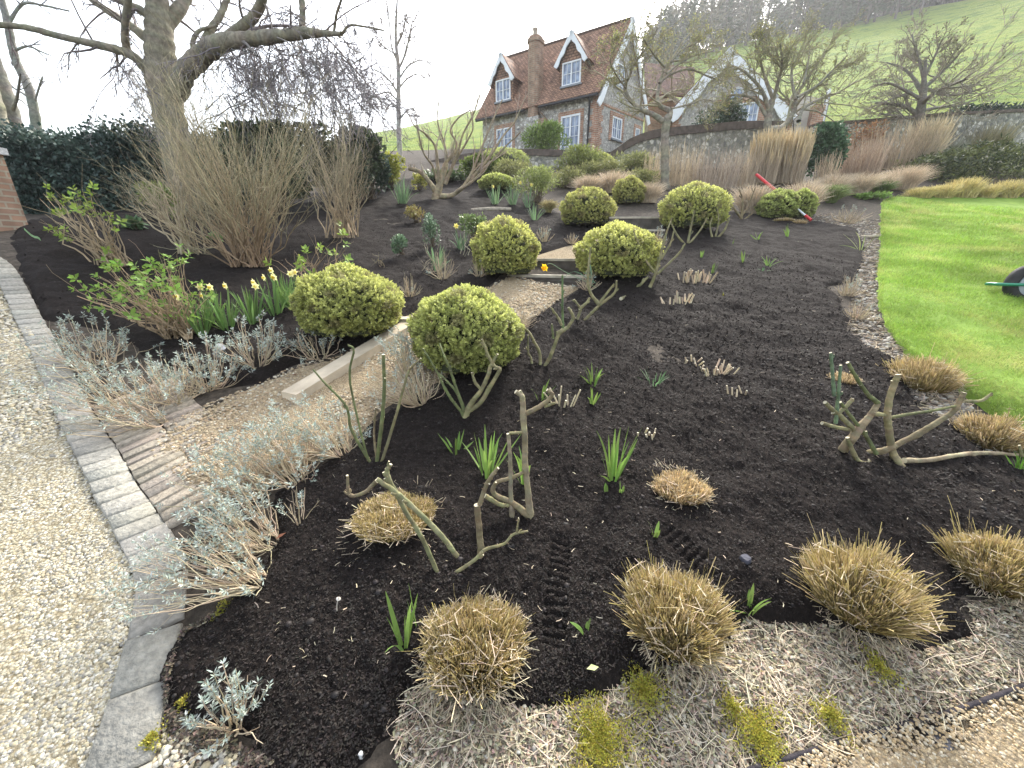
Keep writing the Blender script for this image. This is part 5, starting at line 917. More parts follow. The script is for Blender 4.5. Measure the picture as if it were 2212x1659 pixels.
# ------------------------------------------------------------------ plants: left bed, trees, background
twig_shrub(545,578,66,[(300,120,480,280,2.6),(400,170,700,380,5),(560,230,720,400,3),(290,200,420,360,2),(230,330,420,470,1.6)],125,'largest bare multi-stemmed shrub in front of the big tree',r0=.0105,colA=(.34,.235,.15),colB=(.34,.30,.19),side=6,dep=1.3,sub=2,bow=.1)
twig_shrub(742,520,66,[(630,225,800,350,4),(640,280,810,420,2.5)],56,'narrower bare multi-stemmed shrub right of the largest one',r0=.012,colA=(.42,.32,.21),colB=(.33,.285,.19),side=5,dep=.8,bow=.15)
twig_shrub(412,562,46,[(250,290,330,420,2),(320,190,390,330,2.5),(240,380,330,450,1),(380,240,440,360,1)],22,'thin pale stemmed shrub left of the largest one',r0=.014,colA=(.44,.38,.26),colB=(.42,.35,.24),side=6,dep=.6,bow=.05)
twig_shrub(256,575,70,[(80,415,150,480,2),(130,415,240,480,3.5),(200,470,270,560,1),(100,480,180,520,1)],44,'leaning shrub with opening buds near the brick pillar',name='budding_shrub',r0=.012,colA=(.36,.28,.18),colB=(.34,.27,.17),side=1,dep=.5,leafc=(.24,.34,.06),leafn=36,leafL=.062,bow=.15,sub=0,group='hydrangea-like budding shrubs')
twig_shrub(400,735,60,[(165,590,280,660,2.2),(230,550,420,640,5),(140,620,200,660,.6),(380,590,470,650,1.2),(300,600,400,690,2)],80,'bright green leafing shrub in front of the daffodil row',name='budding_shrub',r0=.009,colA=(.36,.27,.17),colB=(.34,.25,.16),side=1,dep=.45,leafc=(.20,.32,.065),leafn=115,leafL=.05,bow=.1,sub=0,group='hydrangea-like budding shrubs')
twig_shrub(682,632,60,[(570,500,660,570,2),(660,495,760,560,3)],20,'small budding shrub just behind the front left ball',name='budding_shrub',r0=.008,colA=(.36,.25,.16),colB=(.34,.25,.16),side=1,dep=.3,leafc=(.25,.36,.07),leafn=24,leafL=.06,bow=.1,sub=0,group='hydrangea-like budding shrubs')
twig_shrub(940,600,30,[(890,520,935,570,2),(940,520,985,570,2)],8,'small bare branching shrub holding a green leaf clump',r0=.008,colA=(.32,.27,.19),colB=(.32,.27,.19),side=2,dep=.2,sub=0,bow=0)
twig_shrub(1007,560,26,[(985,490,1010,530,1),(1010,480,1050,520,1)],5,'thin standing stems left of the ball by the steps',r0=.008,colA=(.32,.29,.21),colB=(.3,.28,.2),side=1,dep=.2,sub=0,bow=0)
twig_shrub(830,585,28,[(802,545,826,565,1),(826,540,842,560,1)],4,'two short cut stems behind the front left ball',r0=.007,side=1,sub=0,dep=.1,bow=0)
leafy('small_evergreen',870,566,42,511,'small bluish green bush alone in the upper mulch',n=700,leaf=.035,col=(.09,.15,.08),hi=(.24,.34,.2),lumps=5,group='small evergreens')
leafy('small_evergreen',935,548,34,462,'upright bluish green bush left of the log',n=800,leaf=.035,col=(.08,.14,.07),hi=(.25,.34,.22),lumps=7,group='small evergreens'); leafy('small_evergreen',1025,540,70,468,'green leafy sprig behind the ball by the steps',n=700,leaf=.05,col=(.12,.18,.06),hi=(.26,.33,.12),lumps=7,group='small evergreens')
leafy('euphorbia',903,486,54,446,'small yellow-tipped plant below the blue-green daffodils',cat='plant',n=420,leaf=.05,col=(.26,.17,.07),hi=(.42,.40,.12),lumps=6); leafy('hellebore',468,530,30,508,'small green plant between bare shrubs, nearer one',cat='plant',n=60,leaf=.09,col=(.1,.2,.06),hi=(.25,.4,.14),lumps=3,group='small green plants'); leafy('hellebore',296,508,40,480,'small dark green plant behind the leaning shrub',cat='plant',n=90,leaf=.1,col=(.06,.12,.06),hi=(.15,.24,.1),lumps=3,group='small green plants'); leafy('fern_clump',350,480,110,405,'yellow-green ferny clump at the foot of the big tree',cat='plant',n=900,leaf=.11,col=(.12,.17,.03),hi=(.26,.32,.07),lumps=6,asp=.14)
mb = MB(); c = ground_at(92,532); s = spline([W(92,532,c[1]),W(85,515,c[1]),W(70,510,c[1]),W(52,494,c[1])], 8); strips(mb, s[None], np.full((1,8),.012), A(.3,0,1)[None], A(.22,.36,.18)[None]); s = spline([W(90,530,c[1]),W(80,535,c[1]),W(66,542,c[1])], 6); strips(mb, s[None], np.full((1,6),.012), A(.2,0,1)[None], A(.25,.4,.2)[None]); tag(mb.build('bent_leaf', M_BLADE), 'single bent strap leaf at the mulch edge near the brick pillar', 'plant')
# hedge and dark evergreens
def hedge(name, pts, Y0s, label, n, col, hi, leaf, thick=1.2, low=None, cat='hedge', holes=.15, asp=.22):
    """pts: (px, top py, foot py); Y0s distances"""
    rng = seed(pts[0][0], pts[0][1], 12); p = np.array([[*W(a, b, y), W(a, f, y)[2]] for (a, b, f), y in zip(pts, Y0s)]); s = rng.uniform(0, len(p)-1.001, n); i = s.astype(int); f = (s-i)[:, None]; q = p[i]*(1-f)+p[i+1]*f
    h = rng.uniform(0, 1, n); o_ = rng.uniform(-.5, .5, n)*thick; z = q[:, 3]+(q[:, 2]-q[:, 3])*(1-(1-h)**1.5)*(1+.05*np.sin(q[:, 0]*3)+.06*rng.normal(size=n)*(h > .8)); P = np.stack([q[:, 0]+rng.normal(size=n)*.08, q[:, 1]+o_+.25*fbm(q[:, 0], z, 1.6, 2, 5), z], -1)
    k = fbm(P[:, 0]+9, P[:, 2]*1.2, 1.5, 3, 71) > -1+2*holes*.72; P = P[k]; n = len(P); sh = fbm(P[:, 0], P[:, 2]*1.5, 2.5, 3, 9)
    cc = A(*col)+(A(*hi)-A(*col))*np.clip(.35+sh+rng.normal(size=n)*.3, 0, 1)[:, None]; o = thing(name, A(*p[0, :2], p[0, 3]), label, cat); mb = MB(); leaves(mb, P, nrm(rng.normal(size=(n, 3))+A(0, -.4, .3)), rdir(rng, n), leaf*rng.uniform(.6, 1.3, n), leaf*asp, cc); mb.build('foliage', M_NEEDLE, o)
    m = 70; s = rng.uniform(0, len(p)-1.001, m); i = s.astype(int); f = (s-i)[:, None]; q = p[i]*(1-f)+p[i+1]*f; e = q[:, :3]+rng.normal(size=(m, 3))*.25-A(0, 0, .35); b0 = np.stack([q[:, 0], q[:, 1], q[:, 3]-.3], -1); mb = MB(); tubes(mb, b0[:, None]+(e-b0)[:, None]*np.linspace(0, 1, 5)[None, :, None], np.linspace(.03, .008, 5)[None].repeat(m, 0), 4, (.09,.075,.06)); mb.build('stems', M_TWIG, o)
    return o
hedge('evergreen_hedge',[(-60,322,520),(60,315,500),(180,304,480),(330,300,470),(450,305,460),(560,305,455)],[9.3,9.2,9.3,9.6,10,10.3],'dark green hedge behind the brick pillar and big tree',64000,(.032,.06,.048),(.10,.15,.115),.078,1.3,asp=.36,holes=.17)
leafy('evergreen_shrub',600,470,220,280,'dark evergreen mass behind the largest bare shrub',n=7000,leaf=.12,col=(.03,.05,.028),hi=(.11,.145,.07),dY=.4,group='dark evergreens'); leafy('evergreen_shrub',740,450,230,282,'dark evergreen mass behind the narrower bare shrub',n=8000,leaf=.12,col=(.03,.05,.028),hi=(.12,.155,.08),dY=.4,group='dark evergreens'); leafy('laurel_bush',800,440,110,330,'glossy dark leaved bush at the right of the bare shrubs',n=2200,leaf=.13,col=(.025,.05,.03),hi=(.10,.15,.10),dY=.4,group='dark evergreens')
leafy('yellow_shrub',848,415,84,340,'yellow-green shrub right of the glossy dark bush',n=2200,leaf=.09,col=(.15,.18,.03),hi=(.42,.42,.09),mat=M_LEAF); leafy('euphorbia',908,416,40,375,'small yellow flowered plant left of the pruned tree',cat='plant',n=420,leaf=.07,col=(.2,.22,.05),hi=(.5,.47,.12),mat=M_LEAF)
# trees
TB = (.22,.20,.145)
tree('big_tree',410,485,8.9,[(414,520,37.84),(402,440,31.82),(385,340,29.24),(366,250,28.38),(352,180,28.38),(347,120,25.80),(344,70,23.22),(340,20,18.92),(336,-60,17.20),(330,-160,12.04)],
 [[(330,172,11.10),(308,140,9.62),(282,118,8.14),(240,104,7.40),(180,90,6.66),(120,76,5.92),(60,60,5.18),(-10,54,4.44),(-90,60,2.96)],[(276,116,7.40),(270,80,6.66),(272,40,5.92),(278,-10,5.92),(285,-80,3.70)],[(338,108,8.88),(305,74,8.14),(262,42,7.40),(215,12,5.92),(165,-25,4.44),(110,-60,2.96)],[(342,56,8.14),(310,26,7.40),(275,8,5.92),(230,-12,5.18),(180,-40,2.96)],
  [(378,205,19.24),(400,158,18.50),(429,128,17.76),(455,105,16.28),(489,90,14.06),(549,83,11.10),(609,77,9.62),(654,71,8.88),(699,72,5.18),(738,73,2.96)],[(468,100,11.10),(504,72,9.62),(540,45,8.88),(561,15,8.14),(570,-20,6.66),(575,-70,4.44)],[(440,105,8.88),(446,80,7.40),(459,57,6.66),(474,36,5.92),(486,9,5.92),(500,-30,4.44)],[(652,70,7.40),(654,40,5.92),(652,0,5.92),(650,-60,4.44),(655,-120,2.96)],[(721,72,2.96),(727,30,2.59),(738,-5,2.22),(745,-60,1.85)],[(344,78,13.32),(370,40,12.58),(392,12,11.10),(408,-20,8.88),(420,-80,5.92)],[(420,130,4.44),(416,95,4.44),(425,72,3.70),(440,62,2.96),(470,55,2.22)],[(740,72,2.96),(755,55,2.22),(790,58,1.85),(830,66,1.48)]],
 'huge spreading tree with mossy limbs behind the bare shrubs',col=TB,levels=((7,.34,.3,50,-.25),(4,.55,.5,38,-.4),(3,.5,.6,30,-.3)),dYs=1.6,twc=(.17,.14,.13),rmin=.006)
def hanging(name, Y, boxes, n, L, label, col=(.17,.15,.17)):
    rng = seed(Y, n, 3); w_ = np.array([b[4] for b in boxes], float); ix = rng.choice(len(boxes), n, p=w_/w_.sum()); s = np.array([W(rng.uniform(boxes[i][0], boxes[i][2]), rng.uniform(boxes[i][1], boxes[i][3]), Y+rng.normal()*.7) for i in ix])
    d = nrm(np.stack([rng.normal(.2, .55, n), rng.normal(0, .5, n), -rng.uniform(.3, 1, n)], -1)); t = np.linspace(0, 1, 7)[None, :, None]; P = s[:, None]+d[:, None]*t*(L*rng.uniform(.5, 1.3, n))[:, None, None]+rng.normal(size=(n, 7, 3))*.07*t; R = np.linspace(.010, .004, 7)[None].repeat(n, 0); return P, R, rng
big = [x for x in C.objects if x.name == 'big_tree'][0]
P, R, rng = hanging('x', 9.1, [(440,80,740,130,4),(480,110,740,230,3),(240,110,330,190,1.2),(700,70,830,220,2),(520,0,740,60,1.5)], 230, 1.1, ''); mb = MB(); tubes(mb, P, R, 4, jit(rng, (.22,.20,.20), len(P), .2)); P2, R2 = grow(P, R, 8, .4, .7, 32, -.15, rng, 5, .1, .15, .005); tubes(mb, P2, R2, 3, jit(rng, (.22,.20,.21), len(P2), .2)); P3, R3 = grow(P2, R2, 4, .5, .8, 35, -.1, rng, 4, .2, .15, .0045); tubes(mb, P3, R3, 3, jit(rng, (.23,.21,.22), len(P3), .2)); mb.build('hanging_twigs', M_TWIG, big)
tree('bare_tree',86,320,14,[(86,330,9),(80,290,9),(74,240,8),(60,185,7.5),(38,140,7),(26,100,6.5),(18,55,6),(4,0,5),(-10,-70,4)],[[(72,235,3),(60,210,2.5),(30,190,2),(0,170,2)],[(30,110,2.5),(60,100,2),(90,112,1.5),(110,120,1)],[(74,225,2),(84,190,1.6),(92,165,1.2)],[(18,50,3),(50,8,2.5),(95,12,2),(150,24,1.5)]],'thin leaning bare tree at the left border behind the hedge',group='bare trees beyond the hedge',levels=((6,.4,.6,45,0),(4,.5,.6,40,0)),rmin=.008,col=(.22,.22,.19),twc=(.2,.19,.19))
tree('bare_tree',40,330,13,[(42,340,15),(36,300,14),(26,250,13),(8,190,12),(-10,140,11),(-40,60,9)],[[(26,245,3),(36,215,2.5),(40,190,2),(44,160,1.4)]],'thicker bare trunk at the left border, right of a pale one',group='bare trees beyond the hedge',levels=((4,.4,.6,45,0),),rmin=.008,col=(.20,.19,.16)); tree('bare_tree',2,330,12.5,[(8,340,17),(0,300,17),(-14,230,16),(-40,150,14)],[],'pale mossy trunk cut by the left border',group='bare trees beyond the hedge',levels=(),col=(.30,.29,.21))
tree('birch_tree',866,395,15.5,[(868,400,6),(864,330,5.5),(861,270,5),(861,200,4.5),(860,140,4),(856,100,3.2),(855,60,2.5),(858,0,1.8),(860,-50,1)],[[(861,205,2.2),(846,180,1.8),(826,160,1.4),(806,148,1)],[(861,220,2.2),(840,200,1.6),(815,205,1.2),(798,215,.8)],[(861,150,2.4),(874,120,2),(884,80,1.5),(892,40,1)],[(859,135,2.2),(846,100,1.7),(842,60,1.3),(838,10,.8)],[(862,190,2),(880,170,1.5),(900,160,1.1),(915,165,.7)],[(862,260,1.8),(878,240,1.4),(892,235,1),(902,250,.7)],[(857,100,1.8),(870,70,1.4),(878,30,1)],[(862,240,1.8),(845,225,1.3),(832,240,.9)],[(860,120,1.6),(835,105,1.2),(815,85,.9),(800,60,.6)],[(862,170,1.8),(885,140,1.3),(915,130,.9),(935,145,.6)]],'slender pale birch standing against the sky left of the cottage',col=(.36,.33,.29),levels=((9,.5,.5,42,0),(6,.5,.6,40,-.05),(4,.5,.7,35,-.1)),dYs=.8,rmin=.0065,twc=(.27,.22,.19))
tree('pruned_tree',942,442,10.3,[(938,448,10.20),(942,425,9.52),(948,405,8.16),(954,390,6.12)],[[(945,418,7.48),(925,390,4.76),(906,371,4.08),(882,363,4.08)],[(952,400,5.44),(956,372,4.08),(962,352,3.40),(982,330,3.06),(986,307,2.72),(973,282,2.04),(990,255,1.63),(1017,237,1.22)],[(950,405,5.44),(946,362,3.40),(941,320,2.72),(925,294,2.04),(896,272,1.63),(884,250,1.09)],[(962,398,4.08),(976,362,3.40),(990,326,2.72),(1000,290,2.04),(1024,243,1.63),(1040,192,1.02)],[(950,424,6.12),(975,422,4.76),(1000,405,4.08),(1030,372,3.40),(1062,332,2.72),(1088,292,2.04),(1112,262,1.63),(1135,208,1.09)],[(955,395,4.08),(966,350,2.72),(960,310,2.04),(945,260,1.50),(950,205,1.02)],[(1000,405,3.40),(1020,370,2.72),(1040,320,2.04),(1060,270,1.50),(1085,215,1.02)],[(985,414,3.40),(1020,392,2.72),(1055,356,2.04),(1090,318,1.70),(1125,285,1.22)],[(948,405,3.40),(935,360,2.38),(915,330,1.90),(905,290,1.36),(898,255,0.95)],[(960,395,3.40),(985,345,2.38),(1012,300,1.77),(1022,270,1.36),(1010,215,0.95)]],'low pruned tree with many upswept bare branches on the upper mulch',col=(.32,.26,.17),levels=((6,.34,.5,28,.25),(4,.45,.6,28,.3),(2,.4,.6,28,.2)),dYs=.7,rmin=.004,twc=(.36,.30,.24))
BUD = (.34,.34,.12); GY = (.24,.22,.17)
tree('orchard_tree',1437,405,11.5,[(1437,410,9.35),(1436,350,8.80),(1436,300,8.25),(1440,262,8.80),(1446,250,7.15)],[[(1432,262,6.05),(1410,247,4.95),(1384,236,4.40),(1358,212,3.85),(1350,185,3.30),(1362,160,2.75),(1366,135,1.93),(1350,105,1.38)],[(1445,255,6.05),(1448,240,4.95),(1425,228,4.40),(1420,208,3.85),(1426,180,3.30),(1436,145,2.75),(1452,133,2.20),(1480,130,1.65)],[(1424,180,2.75),(1450,160,2.20),(1490,150,1.93),(1530,165,1.65),(1560,175,1.10)],[(1436,145,2.20),(1418,125,1.65),(1400,100,1.38),(1385,75,1.10)],[(1358,170,2.20),(1340,178,1.65),(1325,182,1.38),(1308,170,1.10)],[(1450,134,1.93),(1470,110,1.65),(1500,95,1.38),(1520,80,0.99)],[(1362,150,1.93),(1380,125,1.65),(1405,90,1.21),(1420,62,0.83)],[(1440,160,1.93),(1465,140,1.65),(1500,120,1.38),(1540,110,0.99)],[(1352,190,1.65),(1330,160,1.38),(1318,130,1.10),(1330,100,0.83)],[(1450,235,2.20),(1490,225,1.65),(1520,215,1.32),(1545,220,0.88)]],'forked orchard tree with budding crown in front of the cottage gable',col=(.24,.215,.165),levels=((12,.5,.5,50,.05),(7,.5,.6,42,.05),(4,.5,.7,40,0)),dYs=1.3,budc=BUD,budn=4500,budL=.038,twc=(.30,.27,.18),rmin=.006,group='budding fruit trees')
tree('orchard_tree',1660,300,14,[(1655,310,7.15),(1658,270,7.15),(1662,240,6.60),(1668,215,5.50)],[[(1660,280,6.60),(1690,275,6.05),(1715,240,4.95),(1722,205,3.85),(1750,160,2.75),(1780,120,1.93)],[(1725,262,4.40),(1735,235,3.30),(1770,215,2.75),(1810,200,2.20),(1850,175,1.38)],[(1662,240,4.40),(1648,200,3.30),(1625,170,2.75),(1600,150,1.93),(1575,140,1.38)],[(1668,225,4.40),(1680,180,3.30),(1690,140,2.75),(1685,95,1.65)],[(1655,250,3.85),(1630,215,2.75),(1590,205,2.20),(1560,210,1.38)],[(1670,215,3.85),(1650,160,2.75),(1640,120,1.93),(1630,90,1.38)],[(1718,215,3.30),(1710,165,2.48),(1715,120,1.65),(1720,85,1.10)],[(1722,210,2.75),(1765,185,2.20),(1800,150,1.65),(1830,120,1.10)],[(1690,150,2.20),(1660,110,1.65),(1655,80,1.10)],[(1735,180,2.20),(1745,140,1.65),(1750,100,1.10)]],'wide twin-stemmed orchard tree in front of the annexe',col=GY,levels=((14,.5,.5,48,.1),(8,.5,.6,40,.05),(4,.5,.7,40,0)),dYs=1.5,budc=BUD,budn=4500,budL=.045,twc=(.28,.26,.17),rmin=.007,group='budding fruit trees')
tree('orchard_tree',1985,290,16,[(1984,300,10.20),(1984,270,9.00),(1988,240,8.40),(1994,205,6.60),(1996,170,4.20),(2000,130,2.40)],[[(1985,250,4.80),(1955,230,3.60),(1925,225,3.00),(1890,222,1.80)],[(1990,225,4.80),(2020,200,3.60),(2050,185,3.00),(2085,172,1.80)],[(1992,200,4.20),(1970,165,3.00),(1945,145,2.40),(1915,135,1.50)],[(1996,190,4.20),(2030,160,3.00),(2060,130,2.40),(2080,105,1.50)],[(1996,170,3.60),(1985,130,2.40),(1975,95,1.80),(1970,75,1.20)],[(1988,240,3.60),(2030,232,2.70),(2070,228,2.10),(2110,215,1.20)],[(1990,215,3.60),(1955,195,2.70),(1920,180,2.10),(1888,185,1.20)],[(1998,165,3.00),(2020,120,2.10),(2035,85,1.32)],[(1986,255,3.00),(1960,255,2.40),(1930,250,1.80),(1900,245,1.20)],[(1996,190,3.00),(2045,205,2.40),(2090,200,1.80),(2125,190,1.20)]],'rounded bare orchard tree behind the boundary wall',col=(.17,.155,.125),levels=((13,.6,.5,50,.08),(8,.5,.6,42,.05),(5,.5,.7,40,0)),dYs=1.8,twc=(.27,.24,.18),rmin=.008,group='budding fruit trees',budc=(.2,.19,.10),budn=1200,budL=.06)
# far wood on the hill
def wood():
    rng = seed(9, 9, 9); mb = MB()
    for k in range(210):
        px = rng.uniform(1395, 2120); r = rng.uniform(106, 150) if px < 1990 else rng.uniform(119, 150); d = ray(px, 80); az = math.atan2(d[0], d[1]); ec = np.interp(az, _az, _el); c = A(r*math.sin(az), r*math.cos(az), 0)
        if px < 1560: r = rng.uniform(95, 140); c = A(r*math.sin(az), r*math.cos(az), 0)
        c[2] = float(T(c[0], c[1])); H = rng.uniform(9, 14)*(1 if px > 1500 else .55+.45*(px-1395)/105); Rr = H*rng.uniform(.13, .2); con = rng.uniform() < .65; n = 420
        h = rng.uniform(.08, 1, n)**.8; a = rng.uniform(0, 2*PI, n); rr = Rr*((1-h)*1.15+.06 if con else np.sqrt(np.clip(1-(2*h-1.1)**2, .03, 1)))*rng.uniform(.35, 1.1, n)
        P = c+np.stack([np.cos(a)*rr, np.sin(a)*rr, h*H], -1); dd = nrm(np.stack([np.cos(a), np.sin(a), rng.normal(size=n)*.5+(-.2 if con else .5)], -1)); cl = A(.085,.105,.06) if con else A(.17,.15,.11)
        leaves(mb, P, dd, rdir(rng, n), rng.uniform(.5, 1.1, n), .16, cl*rng.uniform(.6, 1.4, (n, 1))); tubes(mb, [[c-UP, c+UP*H*.9]], [[.22, .05]], 5, (.12,.10,.08))
    return tag(mb.build('hillside_wood', M_NEEDLE, org=(0,0,0)), kind='stuff')
wood()
# shrubs and grasses below the cottage and beyond the lawn
leafy('feathery_bush',1182,355,120,274,'tall fresh green bush hiding the cottage door foot',n=4200,leaf=.13,col=(0.11,0.17,0.04),hi=(0.29,0.39,0.10),mat=M_LEAF,asp=.16,dY=.6); leafy('feathery_bush',1160,448,92,366,'round airy green bush right of the far ball',n=2600,leaf=.08,col=(0.17,0.21,0.06),hi=(0.39,0.44,0.16),mat=M_LEAF,asp=.13,dY=.6)
leafy('olive_bush',1250,388,130,322,'olive green bush in front of the low wall end',n=3400,leaf=.11,col=(0.15,0.18,0.05),hi=(0.33,0.37,0.12),mat=M_LEAF,asp=.15,dY=.5); leafy('olive_bush',1345,392,150,335,'thin olive green growth before the curved wall',n=2600,leaf=.11,col=(0.16,0.18,0.07),hi=(0.34,0.35,0.15),mat=M_LEAF,asp=.13,dY=.5); leafy('olive_bush',1040,395,90,340,'green shrub at the low wall behind the pruned tree',n=2400,leaf=.1,col=(0.09,0.13,0.03),hi=(0.24,0.30,0.07),mat=M_LEAF,dY=.5)
for px, py, w_, top, lb in [(1112,404,96,352,'airy olive bush behind the daffodils at the far ball'),(1222,412,84,366,'airy olive bush just left of the beige mounds'),(1300,402,110,352,'airy olive bush between cottage shrubs and beige mounds'),(1382,412,84,372,'airy olive bush left of the forked orchard trunk')]:
    leafy('airy_bush',px,py,w_,top,lb,n=2200,leaf=.10,col=(.15,.165,.06),hi=(.34,.34,.14),mat=M_LEAF,asp=.11,dY=.6,group='airy olive bushes below the cottage')
leafy('low_evergreen',960,400,110,372,'low dark green growth along the low wall',n=1600,leaf=.09,col=(0.06,0.10,0.04),hi=(0.18,0.24,0.09),dY=.5)
leafy('flowering_viburnum',1545,345,120,224,'dark evergreen dotted with white flowers in front of the annexe',n=5200,leaf=.11,col=(0.02,0.05,0.02),hi=(0.09,0.13,0.07),flecks=((0.76,0.78,0.71),330,.075),dY=.5); leafy('green_shrub',1600,345,130,272,'mid green bush right of the white flowered evergreen',n=3400,leaf=.12,col=(0.05,0.10,0.04),hi=(0.18,0.28,0.11),dY=.5); leafy('round_laurel',1765,400,96,278,'rounded dark green laurel right of the golden upright grass',n=4600,leaf=.12,col=(0.04,0.09,0.04),hi=(0.13,0.23,0.12),dY=.6)
leafy('dry_hydrangea',1850,365,120,270,'rust brown dry shrub below the boundary wall',n=1500,leaf=.09,col=(0.23,0.12,0.06),hi=(0.41,0.23,0.11),mat=M_STRAW,dY=.5); leafy('yellow_green_shrub',1815,320,80,278,'yellow-green low shrub at the annexe end of the wall',n=1400,leaf=.09,col=(0.20,0.23,0.04),hi=(0.39,0.43,0.09),mat=M_LEAF,dY=.5)
FS = 'tall dry grasses and stems'
def dry(px, py, w_, top, lb, n, col, c2=None, up=.75, dr=.15, wd=.006, pl=0, pc=(.62,.50,.30), name='dry_grass', gp=FS): return fountain(name, px, py, w_, top, lb, n, col, c2, 'ornamental grass', gp, up, dr, wd, pl, pc)
dry(1642,398,62,284,'upright golden feather grass, left of the matching pair',1100,(.56,.46,.33),(.46,.36,.26),.9,.05,.006,.9,(.64,.51,.31)); dry(1698,398,66,284,'upright golden feather grass, right of the matching pair',1100,(.58,.48,.35),(.48,.38,.27),.9,.05,.006,.9,(.64,.51,.31))
dry(1470,402,100,305,'wispy tan grass beside the forked orchard trunk',260,(0.56,0.46,0.33),(0.41,0.34,0.24),.8,.1,.006); dry(1540,412,110,318,'greyish dry stems left of the golden feather grasses',310,(0.37,0.30,0.24),(0.44,0.37,0.29),.8,.1,.006); dry(1590,405,90,320,'dry stems touching the golden feather grasses',260,(0.40,0.33,0.24),(0.49,0.40,0.30),.8,.1,.006); dry(1415,400,60,318,'thin tan stems left of the forked orchard trunk',130,(0.54,0.44,0.30),None,.8,.1,.006)
dry(1985,368,90,252,'tall arching plume grass leaning against the boundary wall',600,(.58,.49,.36),(.50,.42,.31),.55,.2,.006,1.,(.64,.53,.34)); dry(1910,372,110,265,'brown seedhead stems below the boundary wall',360,(0.41,0.32,0.22),(0.51,0.40,0.27),.75,.1,.007); dry(1850,382,100,300,'bare brown stems behind the beige mounds',500,(0.37,0.27,0.20),(0.51,0.40,0.29),.75,.1,.006); dry(1780,405,50,330,'thin pale stems at the foot of the laurel',200,(0.56,0.44,0.30),None,.8,.1,.006)
dry(2120,330,110,272,'olive tufted grass at the right below the wall',700,(0.30,0.27,0.15),(0.39,0.34,0.20),.6,.15,.007); dry(2050,335,70,300,'grey green stems before the boundary wall',360,(0.32,0.33,0.24),(0.41,0.40,0.32),.7,.1,.006)
SM = 'beige feathery grass mounds'
for px, py, w_, top, lb in [(1270,420,90,378,'beige feathery mound left of the small far ball'),(1325,418,90,368,'beige feathery mound behind the small far ball'),(1400,440,76,392,'beige feathery mound right of the small far ball'),(1620,462,100,396,'pale feathery mound left of the twin balls'),(1728,462,110,388,'large pale feathery mound around the twin balls'),(1792,426,90,374,'beige mound behind the twin balls'),(1850,420,100,372,'wide beige mound in the far bed'),(1945,412,110,356,'tallest beige mound near the lawn head'),(1896,416,80,376,'beige mound between two larger far ones')]:
    fountain('feather_grass', px, py, w_, top, lb, 1500, (0.71,0.60,0.45), (0.56,0.45,0.33), 'ornamental grass', SM, .4, .5, .0035)
for px, w_, top, lb in [(1985,64,404,'golden grass clump at the left end of the lawn head row'),(2030,70,398,'golden grass clump second from the left at the lawn head'),(2078,76,382,'tallest golden grass clump of the lawn head row'),(2122,64,400,'golden grass clump right of the tallest one'),(2165,74,388,'golden grass clump second from the right border'),(2212,70,392,'golden grass clump at the right border')]:
    fountain('golden_grass', px, 430, w_, top, lb, 1300, (0.61,0.52,0.21), (0.71,0.61,0.32), 'ornamental grass', 'golden grasses along the lawn head', .55, .45, .005)
fountain('green_sedge',1795,438,80,395,'arching green sedge in bare soil near the lawn tip',900,(0.24,0.33,0.11),(0.41,0.44,0.20),'ornamental grass','green sedges',.2,.7,.006,baseg=(0.15,0.21,0.06)); fountain('green_sedge',1905,420,60,388,'small green sedge in front of the beige mounds',500,(0.22,0.30,0.11),None,'ornamental grass','green sedges',.2,.7,.006,baseg=(0.15,0.21,0.06)); fountain('green_sedge',1185,462,56,428,'brownish sedge tuft at the end of the log',600,(0.44,0.33,0.16),(0.37,0.34,0.15),'ornamental grass','green sedges',.2,.8,.004)
leafy('fresh_groundcover',1880,436,70,420,'low bright green leaves beside the lawn tip',cat='plant',n=420,leaf=.09,col=(.13,.22,.05),hi=(.26,.38,.1),mat=M_LEAF,dY=1.)
hedge('juniper_hedge',[(1990,350,405),(2040,332,400),(2100,326,395),(2180,330,395),(2260,332,395)],[13.2,13.2,13.3,13.4,13.6],'low spreading dark green juniper behind the golden grasses',9000,(.035,.055,.018),(.17,.19,.05),.14,2.2,holes=0,asp=.12); hedge('ivy_hedge',[(2062,236,268),(2140,234,262),(2260,228,260)],[18,18.2,18.6],'dark ivy growing over the right end of the boundary wall',3000,(.012,.03,.018),(.05,.09,.045),.14,.9,holes=0)
for px, py, lb in [(1890,296,'pale flowers'),]: leafy('white_daffodils',1905,345,60,310,'cream flowered clump among brown stems',cat='plant',n=500,leaf=.09,col=(.08,.13,.05),hi=(.16,.22,.08),flecks=((.78,.74,.48),70,.09),dY=.5)
# ------------------------------------------------------------------ odd things
hub = W(2224,614,4.15); wb = thing('wheelbarrow', A(hub[0], hub[1], T(hub[0], hub[1])+.05), 'green framed wheelbarrow with black tyre cut by the right border of the lawn', 'wheelbarrow'); ax = nrm(A(-.25,-1,.05)); u = nrm(np.cross(ax, UP)); v = np.cross(u, ax)
def torus(mb, c, R, r, col, K=36, k=12):
    a = np.arange(K)*2*PI/K; b = np.arange(k)*2*PI/k; ca = np.cos(a)[:, None, None]*u+np.sin(a)[:, None, None]*v; V = c+ca*(R+r*np.cos(b))[None, :, None]+ax*(r*1.1*np.sin(b))[None, :, None]; i, j = np.meshgrid(np.arange(K), np.arange(k), indexing='ij'); q = np.stack([i*k+j, ((i+1) % K)*k+j, ((i+1) % K)*k+(j+1) % k, i*k+(j+1) % k], -1).reshape(-1, 4); mb.add(V, q, col)
